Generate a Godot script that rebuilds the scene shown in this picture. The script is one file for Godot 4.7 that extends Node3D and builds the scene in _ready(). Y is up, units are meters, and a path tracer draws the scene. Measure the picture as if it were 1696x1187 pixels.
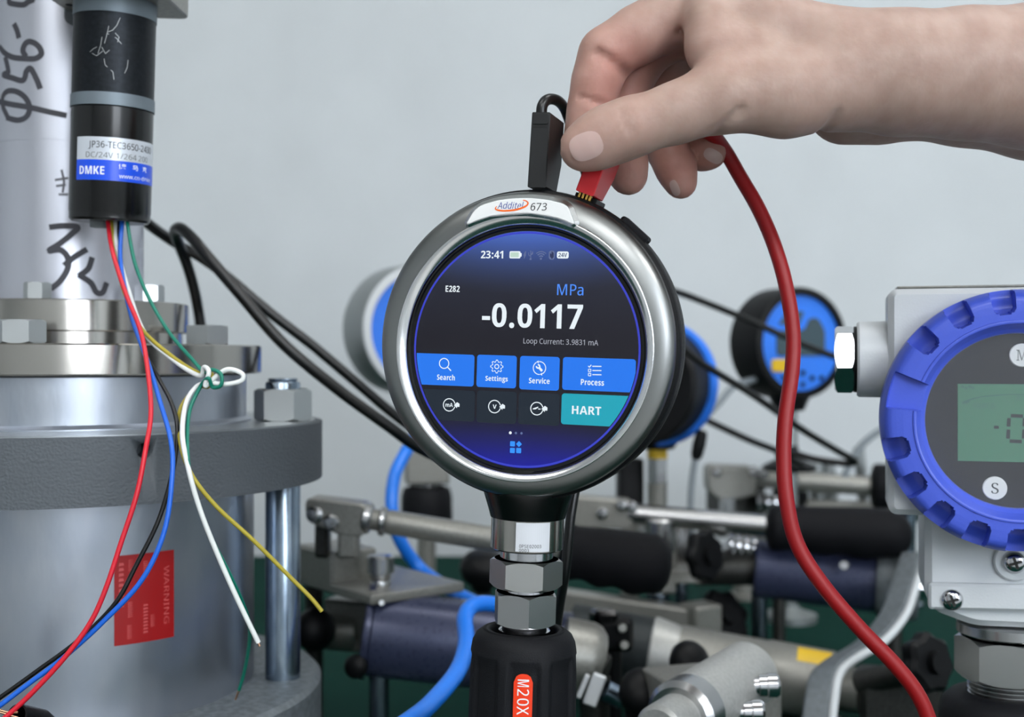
extends Node3D

# ---------------------------------------------------------------- set-up numbers
const FOCAL := 1974.0          # focal length in pixels of the 1696 x 1187 picture
const EYE := 1.0               # camera height, metres
const TABLE := 0.75            # table top height

var M := {}                    # materials by name
var origin := {}               # node -> the point its geometry is measured from


func at(px: float, py: float, d: float) -> Vector3:
	return Vector3((px - 848.0) * d / FOCAL, EYE - (py - 593.5) * d / FOCAL, -d)


func size_at(px: float, d: float) -> float:
	return px * d / FOCAL


# ---------------------------------------------------------------- geometry collector
class Geo:
	var v := PackedVector3Array()
	var n := PackedVector3Array()
	var t := PackedVector2Array()
	var c := PackedColorArray()
	var ix := PackedInt32Array()

	func add(p: Vector3, nn: Vector3, uv := Vector2.ZERO) -> int:
		v.append(p)
		n.append(nn)
		t.append(uv)
		return v.size() - 1

	func face(a: int, b: int, d: int) -> void:
		var g := (v[b] - v[a]).cross(v[d] - v[a])
		ix.append(a)
		if g.dot(n[a] + n[b] + n[d]) > 0.0:
			ix.append(d)
			ix.append(b)
		else:
			ix.append(b)
			ix.append(d)

	func quad(a: int, b: int, d: int, e: int) -> void:
		face(a, b, d)
		face(a, d, e)

	func flat(p: Array, out: Vector3) -> void:
		var nn: Vector3 = (p[1] - p[0]).cross(p[2] - p[0]).normalized()
		if nn.dot(out) < 0.0:
			nn = -nn
		var first := v.size()
		for q in p:
			add(q, nn)
		for k in range(1, p.size() - 1):
			face(first, first + k, first + k + 1)

	func mesh(shift := Vector3.ZERO) -> ArrayMesh:
		var a := []
		a.resize(Mesh.ARRAY_MAX)
		if shift != Vector3.ZERO:
			for k in v.size():
				v[k] -= shift
		a[Mesh.ARRAY_VERTEX] = v
		a[Mesh.ARRAY_NORMAL] = n
		a[Mesh.ARRAY_TEX_UV] = t
		a[Mesh.ARRAY_INDEX] = ix
		if c.size() == v.size():
			a[Mesh.ARRAY_COLOR] = c
		var m := ArrayMesh.new()
		m.add_surface_from_arrays(Mesh.PRIMITIVE_TRIANGLES, a)
		return m

	# a profile of (radius, height) turned about the local y axis
	func lathe(prof: Array, seg: int, xf := Transform3D(), sharp := 32.0, a0 := 0.0, a1 := TAU) -> Geo:
		var area := 0.0
		for k in prof.size() - 1:
			area += (prof[k].x + prof[k + 1].x) * (prof[k + 1].y - prof[k].y)
		var sgn := 1.0 if area >= 0.0 else -1.0
		var dirs := []
		for k in prof.size() - 1:
			var dd: Vector2 = (prof[k + 1] - prof[k]).normalized()
			dirs.append(Vector2(dd.y, -dd.x) * sgn)
		var closed: bool = prof[0].is_equal_approx(prof[prof.size() - 1])
		var lim := cos(deg_to_rad(sharp))
		var along := 0.0
		for k in dirs.size():
			var n0: Vector2 = dirs[k]
			var n1: Vector2 = dirs[k]
			var before := k - 1 if k > 0 else (dirs.size() - 1 if closed else -1)
			var after := k + 1 if k + 1 < dirs.size() else (0 if closed else -1)
			if before >= 0 and dirs[before].dot(dirs[k]) > lim:
				n0 = (dirs[before] + dirs[k]).normalized()
			if after >= 0 and dirs[after].dot(dirs[k]) > lim:
				n1 = (dirs[after] + dirs[k]).normalized()
			var step: float = (prof[k + 1] - prof[k]).length()
			if step < 1e-7:
				continue
			var first := v.size()
			for s in seg + 1:
				var an := a0 + (a1 - a0) * s / seg
				var ca := cos(an)
				var sa := sin(an)
				add(xf * Vector3(prof[k].x * ca, prof[k].y, prof[k].x * sa), (xf.basis * Vector3(n0.x * ca, n0.y, n0.x * sa)).normalized(), Vector2(float(s) / seg, along))
				add(xf * Vector3(prof[k + 1].x * ca, prof[k + 1].y, prof[k + 1].x * sa), (xf.basis * Vector3(n1.x * ca, n1.y, n1.x * sa)).normalized(), Vector2(float(s) / seg, along + step))
			along += step
			for s in seg:
				var q := first + s * 2
				quad(q, q + 1, q + 3, q + 2)
		return self

	# a profile of (radius, metres from a) turned about the line from a towards b
	func rod(a: Vector3, b: Vector3, prof: Array, seg := 32, sharp := 32.0) -> Geo:
		return lathe(prof, seg, Transform3D(Geo.facing(b - a), a), sharp)

	static func facing(axis: Vector3) -> Basis:
		var y := axis.normalized()
		var x := y.cross(Vector3.BACK)
		if x.length() < 0.05:
			x = y.cross(Vector3.RIGHT)
		x = x.normalized()
		return Basis(x, y, x.cross(y))

	func tube(path: PackedVector3Array, r, seg := 10, flatten := 1.0) -> Geo:
		var count := path.size()
		var up := Vector3.ZERO
		var first := v.size()
		for k in count:
			var dir := (path[mini(k + 1, count - 1)] - path[maxi(k - 1, 0)]).normalized()
			if up == Vector3.ZERO:
				up = dir.cross(Vector3.RIGHT if absf(dir.x) < 0.8 else Vector3.UP).normalized()
			up = (up - dir * up.dot(dir)).normalized()
			var side := dir.cross(up)
			var rr: float = r if r is float else r[k]
			for s in seg + 1:
				var an := TAU * s / seg
				var o := up * cos(an) + side * sin(an) * flatten
				add(path[k] + o * rr, (up * cos(an) * flatten + side * sin(an)).normalized(), Vector2(float(s) / seg, float(k) / count))
		for k in count - 1:
			for s in seg:
				var q := first + k * (seg + 1) + s
				quad(q, q + 1, q + seg + 2, q + seg + 1)
		for e in 2:
			var k := 0 if e == 0 else count - 1
			var nn := (path[0] - path[1]).normalized() if e == 0 else (path[k] - path[k - 1]).normalized()
			var mid := add(path[k], nn)
			var ring := v.size()
			for s in seg + 1:
				add(v[first + k * (seg + 1) + s], nn)
			for s in seg:
				face(mid, ring + s, ring + s + 1)
		return self

	# rows of points joined into a smooth skin; every row is a closed ring round its own middle
	func skin(rows: Array) -> Geo:
		var first := v.size()
		var w: int = rows[0].size()
		for k in rows.size():
			var mid := Vector3.ZERO
			for p in rows[k]:
				mid += p / w
			for s in w:
				var du: Vector3 = rows[k][(s + 1) % w] - rows[k][(s + w - 1) % w]
				var dv: Vector3 = rows[mini(k + 1, rows.size() - 1)][s] - rows[maxi(k - 1, 0)][s]
				var nn := du.cross(dv).normalized()
				var out: Vector3 = rows[k][s] - mid
				if out.length() < 1e-5:
					nn = (mid - (rows[1][0] if k == 0 else rows[k - 1][0])).normalized()
				elif nn.dot(out) < 0.0:
					nn = -nn
				add(rows[k][s], nn, Vector2(float(s) / w, float(k)))
		for k in rows.size() - 1:
			for s in w:
				var e := (s + 1) % w
				quad(first + k * w + s, first + k * w + e, first + (k + 1) * w + e, first + (k + 1) * w + s)
		return self

	# a polygon in the xy plane given depth along z, its rims bevelled
	func extrude(poly: PackedVector2Array, z0: float, z1: float, bevel: float, xf := Transform3D(), sharp := 35.0) -> Geo:
		var pts := poly.duplicate()
		if Geometry2D.is_polygon_clockwise(pts):
			pts.reverse()
		var w := pts.size()
		var en := []
		for k in w:
			var dd := (pts[(k + 1) % w] - pts[k]).normalized()
			en.append(Vector2(dd.y, -dd.x))
		var inset := PackedVector2Array()
		for k in w:
			var m: Vector2 = (en[k] + en[(k + w - 1) % w]).normalized()
			inset.append(pts[k] - m * bevel / maxf(0.4, m.dot(en[k])))
		var lim := cos(deg_to_rad(sharp))
		var tri := Geometry2D.triangulate_polygon(inset)
		for k in w:
			var e := (k + 1) % w
			var na: Vector2 = en[k]
			var nb: Vector2 = en[k]
			if na.dot(en[(k + w - 1) % w]) > lim:
				na = (na + en[(k + w - 1) % w]).normalized()
			if nb.dot(en[e]) > lim:
				nb = (en[k] + en[e]).normalized()
			var lays := [[inset, z0, 0.707, -0.707], [pts, z0 + bevel, 0.707, -0.707], [pts, z0 + bevel, 1.0, 0.0], [pts, z1 - bevel, 1.0, 0.0], [pts, z1 - bevel, 0.707, 0.707], [inset, z1, 0.707, 0.707]]
			for l in [0, 2, 4]:
				if bevel < 1e-7 and l != 2:
					continue
				var q := v.size()
				for h in [0, 1]:
					var y: Array = lays[l + h]
					add(xf * Vector3(y[0][k].x, y[0][k].y, y[1]), (xf.basis * Vector3(na.x * y[2], na.y * y[2], y[3])).normalized())
					add(xf * Vector3(y[0][e].x, y[0][e].y, y[1]), (xf.basis * Vector3(nb.x * y[2], nb.y * y[2], y[3])).normalized())
				quad(q, q + 1, q + 3, q + 2)
		for side in [[z0, -1.0], [z1, 1.0]]:
			var q := v.size()
			for p in inset:
				add(xf * Vector3(p.x, p.y, side[0]), (xf.basis * Vector3(0, 0, side[1])).normalized(), p)
			for k in range(0, tri.size(), 3):
				face(q + tri[k], q + tri[k + 1], q + tri[k + 2])
		return self

	# a flat print in the xy plane
	func print_poly(poly: PackedVector2Array, z: float, xf := Transform3D()) -> Geo:
		var tri := Geometry2D.triangulate_polygon(poly)
		var q := v.size()
		for p in poly:
			add(xf * Vector3(p.x, p.y, z), (xf.basis * Vector3(0, 0, 1)).normalized(), p)
		for k in range(0, tri.size(), 3):
			face(q + tri[k], q + tri[k + 1], q + tri[k + 2])
		return self

	func print_line(pts: PackedVector2Array, width: float, z: float, xf := Transform3D()) -> Geo:
		for poly in Geometry2D.offset_polyline(pts, width / 2.0, Geometry2D.JOIN_ROUND, Geometry2D.END_ROUND):
			if not Geometry2D.is_polygon_clockwise(poly):
				print_poly(poly, z, xf)
		return self

	func print_ring(mid: Vector2, r0: float, r1: float, z: float, xf := Transform3D(), a0 := 0.0, a1 := TAU, seg := 96) -> Geo:
		var first := v.size()
		for s in seg + 1:
			var d := Vector2.from_angle(a0 + (a1 - a0) * s / seg)
			for r in [r0, r1]:
				var p: Vector2 = mid + d * r
				add(xf * Vector3(p.x, p.y, z), (xf.basis * Vector3(0, 0, 1)).normalized(), p)
		for s in seg:
			var q := first + s * 2
			quad(q, q + 1, q + 3, q + 2)
		return self

	# hexagon prism about local y with the conical chamfer of a real nut
	func hexagon(flats: float, h: float, xf := Transform3D(), turn := 0.0, hole := 0.0, both := true) -> Geo:
		var ap := flats / 2.0
		var rc := ap * 1.01
		var sub := 8
		for f in 6:
			var nn := Vector3(cos(turn + f * PI / 3), 0, sin(turn + f * PI / 3))
			var first := v.size()
			for s in sub + 1:
				var da := -PI / 6 + PI / 3 * s / sub
				var an := turn + f * PI / 3 + da
				var r := ap / cos(da)
				var cut := maxf(0.0, r - rc) * 0.62
				for e in [-1.0, 1.0]:
					var y: float = e * h / 2.0 - (e * cut if both or e > 0 else 0.0)
					add(xf * Vector3(cos(an) * r, y, sin(an) * r), (xf.basis * nn).normalized(), Vector2(s, e))
			for s in sub:
				var q := first + s * 2
				quad(q, q + 1, q + 3, q + 2)
			for e in [-1.0, 1.0]:
				first = v.size()
				for s in sub + 1:
					var da := -PI / 6 + PI / 3 * s / sub
					var an := turn + f * PI / 3 + da
					var r := ap / cos(da)
					var cut := maxf(0.0, r - rc) * 0.62
					var y: float = e * h / 2.0 - (e * cut if both or e > 0 else 0.0)
					var cn := (xf.basis * Vector3(cos(an) * 0.5, e * 0.87, sin(an) * 0.5)).normalized()
					add(xf * Vector3(cos(an) * r, y, sin(an) * r), cn)
					add(xf * Vector3(cos(an) * minf(rc, r), e * h / 2.0, sin(an) * minf(rc, r)), cn)
				for s in sub:
					var q := first + s * 2
					quad(q, q + 1, q + 3, q + 2)
		for e in [-1.0, 1.0]:
			lathe([Vector2(hole, e * h / 2.0), Vector2(ap, e * h / 2.0)], 48, xf)
			var q := v.size() - 98
			for k in range(q, v.size()):
				n[k] = (xf.basis * Vector3(0, e, 0)).normalized()
		return self


func curve(pts: Array, sub := 8) -> PackedVector3Array:
	var out := PackedVector3Array()
	for k in pts.size() - 1:
		var a: Vector3 = pts[maxi(k - 1, 0)]
		var b: Vector3 = pts[k]
		var c: Vector3 = pts[k + 1]
		var d: Vector3 = pts[mini(k + 2, pts.size() - 1)]
		for s in sub:
			var t := float(s) / sub
			out.append(0.5 * (2.0 * b + (c - a) * t + (2.0 * a - 5.0 * b + 4.0 * c - d) * t * t + (3.0 * b - a - 3.0 * c + d) * t * t * t))
	out.append(pts[pts.size() - 1])
	return out


func curve2(pts: Array, sub := 6) -> PackedVector2Array:
	var q := []
	for p in pts:
		q.append(Vector3(p.x, p.y, 0))
	var out := PackedVector2Array()
	for p in curve(q, sub):
		out.append(Vector2(p.x, p.y))
	return out


func rounded(w: float, h: float, r: float, mid := Vector2.ZERO, seg := 6) -> PackedVector2Array:
	var out := PackedVector2Array()
	for k in 4:
		var cx := (w / 2 - r) * (1.0 if k == 0 or k == 3 else -1.0)
		var cy := (h / 2 - r) * (1.0 if k < 2 else -1.0)
		for s in seg + 1:
			out.append(mid + Vector2(cx, cy) + Vector2.from_angle(PI / 2 * k + PI / 2 * s / seg) * r)
	return out


func disc(r: float, mid := Vector2.ZERO, seg := 24) -> PackedVector2Array:
	var out := PackedVector2Array()
	for s in seg:
		out.append(mid + Vector2.from_angle(TAU * s / seg) * r)
	return out


# rounds the corners of a polygon
func soften(poly: Array, r: float, seg := 5) -> PackedVector2Array:
	var out := PackedVector2Array()
	var w := poly.size()
	for k in w:
		var p: Vector2 = poly[k]
		var a: Vector2 = poly[(k + w - 1) % w] - p
		var b: Vector2 = poly[(k + 1) % w] - p
		var ra := minf(r, minf(a.length(), b.length()) * 0.45)
		var s0 := p + a.normalized() * ra
		var s1 := p + b.normalized() * ra
		for s in seg + 1:
			var t := float(s) / seg
			out.append(s0.lerp(p, t).lerp(p.lerp(s1, t), t))
	return out


# lettering: the outlines of a font, fitted into a box of the given width and height round «mid», each point laid down by «lay»
func letters(words: String, fontname: String, mid: Vector2, w: float, h: float, lay: Callable, slant := 0.0, bold := false) -> Geo:
	var f := SystemFont.new()
	f.font_names = PackedStringArray([fontname])
	if bold:
		f.font_weight = 700
	var tm := TextMesh.new()
	tm.text = words
	tm.font = f
	tm.font_size = 48
	tm.pixel_size = 0.01
	tm.depth = 0.0
	tm.curve_step = 1.0
	var a := tm.get_mesh_arrays()
	var src: PackedVector3Array = a[Mesh.ARRAY_VERTEX]
	var g := Geo.new()
	if src.is_empty():
		return g
	var lo := Vector2(1e9, 1e9)
	var hi := -lo
	for p in src:
		lo = lo.min(Vector2(p.x, p.y))
		hi = hi.max(Vector2(p.x, p.y))
	for p in src:
		var u := (Vector2(p.x, p.y) - (lo + hi) / 2.0) / (hi - lo) * Vector2(w, h)
		u.x += u.y * slant
		var put: Array = lay.call(mid + u)
		g.add(put[0], put[1], u)
	var ii: PackedInt32Array = a[Mesh.ARRAY_INDEX] if a[Mesh.ARRAY_INDEX] != null else PackedInt32Array(range(src.size()))
	for k in range(0, ii.size(), 3):
		g.face(ii[k], ii[k + 1], ii[k + 2])
	return g


# ---------------------------------------------------------------- nodes
func free_name(parent: Node, called: String) -> String:
	if not parent.has_node(called):
		return called
	var k := 1
	while parent.has_node("%s_%03d" % [called, k]):
		k += 1
	return "%s_%03d" % [called, k]


func thing(called: String, label: String, category: String, where: Vector3, group := "") -> Node3D:
	var o := Node3D.new()
	o.name = free_name(self, called)
	add_child(o, true)
	o.position = where
	origin[o] = where
	o.set_meta("label", label)
	o.set_meta("category", category)
	if group != "":
		o.set_meta("group", group)
	return o


# a thing whose geometry is given in its own axes
func turned(o: Node3D, b: Basis) -> Node3D:
	o.transform.basis = b
	origin[o] = Vector3.ZERO
	return o


func part(called: String, g: Geo, m: Material, parent: Node3D, label := "") -> MeshInstance3D:
	var o := MeshInstance3D.new()
	o.name = free_name(parent, called)
	o.mesh = g.mesh(origin.get(parent, Vector3.ZERO))
	o.material_override = m
	parent.add_child(o, true)
	origin[o] = origin.get(parent, Vector3.ZERO)
	if label != "":
		o.set_meta("label", label)
	return o


func struct(called: String, g: Geo, m: Material) -> MeshInstance3D:
	var o := MeshInstance3D.new()
	o.name = called
	o.mesh = g.mesh()
	o.material_override = m
	add_child(o, true)
	o.set_meta("kind", "structure")
	return o


func box(lo: Vector3, hi: Vector3, bevel := 0.0) -> Geo:
	return Geo.new().extrude(PackedVector2Array([Vector2(lo.x, lo.y), Vector2(hi.x, lo.y), Vector2(hi.x, hi.y), Vector2(lo.x, hi.y)]), lo.z, hi.z, bevel)


func cube(mid: Vector3, w: float, h: float, deep: float, r: float, turn := Basis()) -> Geo:
	return Geo.new().extrude(rounded(w, h, r, Vector2.ZERO, 4), -deep / 2, deep / 2, minf(r, deep * 0.3), Transform3D(turn, mid))


func upright(mid: Vector3) -> Transform3D:
	return Transform3D(Basis(), mid)


# ---------------------------------------------------------------- materials
func noise_map(freq: float, lo: Color, hi: Color, octaves := 4, sd := 1, normal := false, px := 256) -> NoiseTexture2D:
	var f := FastNoiseLite.new()
	f.seed = sd
	f.frequency = freq
	f.fractal_octaves = octaves
	var tx := NoiseTexture2D.new()
	tx.width = px
	tx.height = px
	tx.seamless = true
	tx.noise = f
	tx.as_normal_map = normal
	if not normal:
		var gr := Gradient.new()
		gr.set_color(0, lo)
		gr.set_color(1, hi)
		tx.color_ramp = gr
	return tx


func paint(called: String, color: Color, rough: float, metal := 0.0, spec := 0.5) -> StandardMaterial3D:
	var m := StandardMaterial3D.new()
	m.resource_name = called
	m.albedo_color = color
	m.roughness = rough
	m.metallic = metal
	m.metallic_specular = spec
	M[called] = m
	return m


func triplanar(m: StandardMaterial3D, scale: Vector3, world := true) -> void:
	m.uv1_triplanar = true
	m.uv1_world_triplanar = world
	m.uv1_scale = scale


const PANEL_BACK := 0.9       # the two ceiling panels near the wall
const PANEL_FRONT := 3.4      # the two ceiling panels behind the photographer
const SCREEN := 1.0


func _ready() -> void:
	var cam := Camera3D.new()
	cam.name = "camera"
	var lens := CameraAttributesPhysical.new()
	lens.frustum_focal_length = 39.913
	lens.frustum_focus_distance = 0.462
	lens.frustum_near = 0.02
	lens.frustum_far = 30.0
	lens.exposure_aperture = 9.0
	cam.attributes = lens
	cam.fov = rad_to_deg(2.0 * atan(593.5 / FOCAL))
	cam.near = 0.02
	cam.far = 30.0
	cam.position = Vector3(0, EYE, 0)
	add_child(cam, true)
	cam.make_current()
	var we := WorldEnvironment.new()
	we.name = "surroundings"
	var e := Environment.new()
	var sky := Sky.new()
	var sm := ProceduralSkyMaterial.new()
	sm.sky_top_color = Color(0.85, 0.90, 0.95)
	sm.sky_horizon_color = Color(0.95, 0.97, 1.0)
	sm.ground_horizon_color = Color(0.80, 0.80, 0.78)
	sm.ground_bottom_color = Color(0.5, 0.5, 0.48)
	sm.energy_multiplier = 11.0
	sky.sky_material = sm
	e.background_mode = Environment.BG_SKY
	e.sky = sky
	e.tonemap_mode = Environment.TONE_MAPPER_LINEAR
	e.tonemap_exposure = 1.0
	e.sdfgi_enabled = true
	e.ssao_enabled = true
	e.ssil_enabled = true
	we.environment = e
	add_child(we, true)
	make_materials()
	make_room()
	make_gauge()
	make_press()
	make_cables()
	make_leads()
	make_person()
	make_transmitter()
	make_pump_near()
	make_pump_middle()
	make_pump_far()
	make_bench_parts()
	make_back_gauges()


func make_materials() -> void:
	var white := Color(1, 1, 1)
	var grain := noise_map(0.05, Color(0.72, 0.72, 0.72), white, 4, 3)
	var blotch := noise_map(0.012, Color(0.965, 0.965, 0.965), white, 4, 5)
	var soft := noise_map(0.05, Color(0.86, 0.86, 0.86), white, 4, 17)
	var fine := noise_map(0.2, Color(0, 0, 0), white, 3, 7)
	var m: StandardMaterial3D
	m = paint("wall", Color(0.80, 0.82, 0.832), 0.75)
	m.albedo_texture = blotch
	m.heightmap_enabled = true
	m.heightmap_texture = fine
	m.heightmap_scale = 0.02
	triplanar(m, Vector3(1.5, 1.5, 1.5))
	paint("ceiling", Color(0.9, 0.9, 0.89), 0.9)
	m = paint("floor", Color(0.80, 0.80, 0.79), 0.45)
	m.albedo_texture = grain
	triplanar(m, Vector3(2, 2, 2))
	m = paint("mat_green", Color(0.06, 0.21, 0.18), 0.85, 0.0, 0.2)
	m.albedo_texture = blotch
	triplanar(m, Vector3(6, 6, 6))
	paint("table_edge", Color(0.5, 0.5, 0.5), 0.6)
	# metals
	m = paint("steel", Color(0.70, 0.70, 0.70), 0.27, 1.0)
	m = paint("steel_brushed", Color(0.74, 0.74, 0.73), 0.34, 1.0)
	m.roughness_texture = soft
	triplanar(m, Vector3(150, 10, 150))
	m = paint("steel_dull", Color(0.62, 0.615, 0.59), 0.42, 0.6)
	m.albedo_texture = soft
	triplanar(m, Vector3(25, 25, 25))
	m = paint("steel_dark", Color(0.3, 0.3, 0.29), 0.45, 0.8)
	m.albedo_texture = grain
	triplanar(m, Vector3(25, 25, 25))
	paint("chrome", Color(0.80, 0.80, 0.81), 0.14, 1.0)
	m = paint("bezel_satin", Color(0.54, 0.545, 0.54), 0.34, 1.0)
	paint("bezel_polish", Color(0.90, 0.90, 0.90), 0.2, 1.0)
	paint("bolt_steel", Color(0.74, 0.75, 0.75), 0.33, 1.0)
	m = paint("zinc", Color(0.68, 0.73, 0.77), 0.27, 1.0)
	m.roughness_texture = grain
	m.albedo_texture = noise_map(0.03, Color(0.62, 0.66, 0.72), Color(1, 1, 1), 4, 23)
	triplanar(m, Vector3(14, 4, 14))
	m = paint("barrel", Color(0.70, 0.715, 0.74), 0.38, 0.92)
	m.albedo_texture = noise_map(0.02, Color(0.9, 0.92, 0.95), Color(1, 1, 1), 4, 13)
	m.roughness_texture = grain
	m.heightmap_enabled = true
	m.heightmap_texture = fine
	m.heightmap_scale = 0.004
	triplanar(m, Vector3(9, 3, 9))
	m = paint("tube_metal", Color(0.80, 0.805, 0.84), 0.36, 0.9)
	m.albedo_texture = blotch
	triplanar(m, Vector3(12, 2, 12))
	m = paint("turned", Color(0.66, 0.645, 0.62), 0.2, 1.0)
	m.roughness_texture = grain
	triplanar(m, Vector3(6, 300, 6))
	m = paint("cast_grey", Color(0.33, 0.35, 0.37), 0.62, 0.2)
	m.albedo_texture = blotch
	m.heightmap_enabled = true
	m.heightmap_texture = fine
	m.heightmap_scale = 0.03
	triplanar(m, Vector3(12, 12, 12))
	m = paint("machined_top", Color(0.62, 0.64, 0.65), 0.42, 0.85)
	m.roughness_texture = grain
	triplanar(m, Vector3(20, 20, 20))
	m = paint("cast_light", Color(0.52, 0.55, 0.57), 0.55, 0.4)
	m.albedo_texture = grain
	m.heightmap_enabled = true
	m.heightmap_texture = fine
	m.heightmap_scale = 0.02
	triplanar(m, Vector3(14, 14, 14))
	m = paint("aluminium", Color(0.76, 0.76, 0.745), 0.46, 0.5)
	m.albedo_texture = soft
	triplanar(m, Vector3(30, 30, 30))
	paint("hole", Color(0.02, 0.02, 0.022), 0.7)
	# plastics and rubber
	paint("black_gloss", Color(0.022, 0.023, 0.025), 0.22)
	m = paint("black_matt", Color(0.05, 0.053, 0.060), 0.55, 0.0, 0.3)
	m.roughness_texture = grain
	triplanar(m, Vector3(40, 40, 40))
	m = paint("rubber", Color(0.065, 0.068, 0.082), 0.62, 0.0, 0.32)
	m.heightmap_enabled = true
	m.heightmap_texture = fine
	m.heightmap_scale = 0.01
	triplanar(m, Vector3(30, 30, 30))
	m = paint("grip_foam", Color(0.05, 0.052, 0.068), 0.7, 0.0, 0.3)
	m.heightmap_enabled = true
	m.heightmap_texture = fine
	m.heightmap_scale = 0.03
	triplanar(m, Vector3(16, 16, 16))
	m = paint("plug_black", Color(0.055, 0.058, 0.064), 0.5)
	paint("cable_black", Color(0.025, 0.026, 0.028), 0.32)
	m = paint("red_plastic", Color(0.72, 0.07, 0.11), 0.42)
	paint("red_cable", Color(0.56, 0.02, 0.045), 0.48)
	paint("hose_blue", Color(0.10, 0.47, 0.90), 0.28)
	m = paint("pump_navy", Color(0.23, 0.25, 0.35), 0.34, 0.3)
	m.roughness_texture = grain
	triplanar(m, Vector3(20, 20, 20))
	m = paint("pump_dark", Color(0.2, 0.22, 0.225), 0.45, 0.4)
	m = paint("motor_gear", Color(0.155, 0.17, 0.19), 0.42, 0.75)
	m.albedo_texture = grain
	triplanar(m, Vector3(30, 30, 30))
	paint("motor_ring", Color(0.46, 0.50, 0.53), 0.5, 0.55)
	paint("scratch", Color(0.62, 0.63, 0.63), 0.5, 0.4)
	paint("ink", Color(0.22, 0.22, 0.25), 0.55)
	paint("ink_faint", Color(0.42, 0.42, 0.45), 0.55)
	paint("print_white", Color(0.92, 0.93, 0.95), 0.45)
	paint("label_white", Color(0.80, 0.81, 0.83), 0.5)
	paint("print_black", Color(0.07, 0.07, 0.075), 0.5)
	paint("print_grey", Color(0.45, 0.47, 0.48), 0.5)
	paint("label_silver", Color(0.80, 0.82, 0.85), 0.35, 0.3)
	paint("label_blue", Color(0.07, 0.30, 0.85), 0.3)
	paint("label_red", Color(0.60, 0.03, 0.045), 0.4)
	paint("label_red_text", Color(0.78, 0.32, 0.32), 0.5)
	paint("label_orange", Color(0.92, 0.22, 0.03), 0.4)
	paint("label_yellow", Color(0.88, 0.72, 0.12), 0.45)
	paint("logo_blue", Color(0.24, 0.29, 0.60), 0.4)
	paint("logo_orange", Color(0.94, 0.40, 0.08), 0.4)
	m = paint("name_plate", Color(0.90, 0.90, 0.895), 0.45, 0.0)
	paint("wire_red", Color(0.80, 0.09, 0.17), 0.38)
	paint("wire_blue", Color(0.10, 0.38, 0.80), 0.38)
	paint("wire_black", Color(0.03, 0.03, 0.035), 0.38)
	paint("wire_yellow", Color(0.66, 0.60, 0.18), 0.4)
	paint("wire_white", Color(0.88, 0.89, 0.88), 0.4)
	paint("wire_green", Color(0.03, 0.46, 0.38), 0.4)
	paint("copper", Color(0.80, 0.62, 0.50), 0.3, 1.0)
	paint("gold", Color(0.90, 0.72, 0.38), 0.3, 1.0)
	paint("white_plastic", Color(0.84, 0.85, 0.86), 0.35)
	paint("clear_plastic", Color(0.72, 0.78, 0.82), 0.2, 0.2)
	m = paint("housing_white", Color(0.80, 0.815, 0.825), 0.38)
	m.heightmap_enabled = true
	m.heightmap_texture = fine
	m.heightmap_scale = 0.006
	triplanar(m, Vector3(16, 16, 16))
	m = paint("cover_blue", Color(0.27, 0.36, 0.80), 0.36)
	m.heightmap_enabled = true
	m.heightmap_texture = fine
	m.heightmap_scale = 0.004
	triplanar(m, Vector3(14, 14, 14))
	paint("dial_dark", Color(0.11, 0.12, 0.155), 0.6, 0.0, 0.25)
	paint("lcd_green", Color(0.25, 0.46, 0.37), 0.4)
	paint("lcd_dark", Color(0.07, 0.12, 0.15), 0.5)
	paint("lcd_faint", Color(0.22, 0.40, 0.36), 0.5)
	paint("gauge_blue", Color(0.18, 0.48, 0.92), 0.4)
	paint("gauge_lcd", Color(0.23, 0.30, 0.33), 0.3)
	paint("gauge_black", Color(0.05, 0.052, 0.06), 0.5, 0.0, 0.35)
	paint("gauge_grey", Color(0.60, 0.62, 0.62), 0.35, 0.7)
	paint("cable_grey", Color(0.50, 0.53, 0.55), 0.5)
	m = paint("screen_glass", Color(0.012, 0.012, 0.016), 0.06)
	# skin
	m = paint("skin", Color(1, 1, 1), 0.5, 0.0, 0.4)
	m.vertex_color_use_as_albedo = true
	m.albedo_texture = noise_map(0.02, Color(0.90, 0.86, 0.85), Color(1, 1, 1), 5, 31)
	m.heightmap_enabled = true
	m.heightmap_texture = noise_map(0.09, Color(0, 0, 0), white, 5, 33)
	m.heightmap_scale = 0.008
	m.subsurf_scatter_enabled = true
	m.subsurf_scatter_strength = 0.12
	triplanar(m, Vector3(16, 16, 16))
	m = paint("nail", Color(0.77, 0.65, 0.62), 0.3)
	m.subsurf_scatter_enabled = true
	m.subsurf_scatter_strength = 0.1


func glow(color: Color, power := 1.0) -> StandardMaterial3D:
	var key := "glow_%s_%.2f" % [color.to_html(false), power]
	if not M.has(key):
		var m := paint(key, Color(0.02, 0.02, 0.02), 0.3)
		m.emission_enabled = true
		m.emission = color
		m.emission_energy_multiplier = power
	return M[key]


# ---------------------------------------------------------------- the room
const ZUP := Basis(Vector3(1, 0, 0), Vector3(0, 0, 1), Vector3(0, -1, 0))


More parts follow.
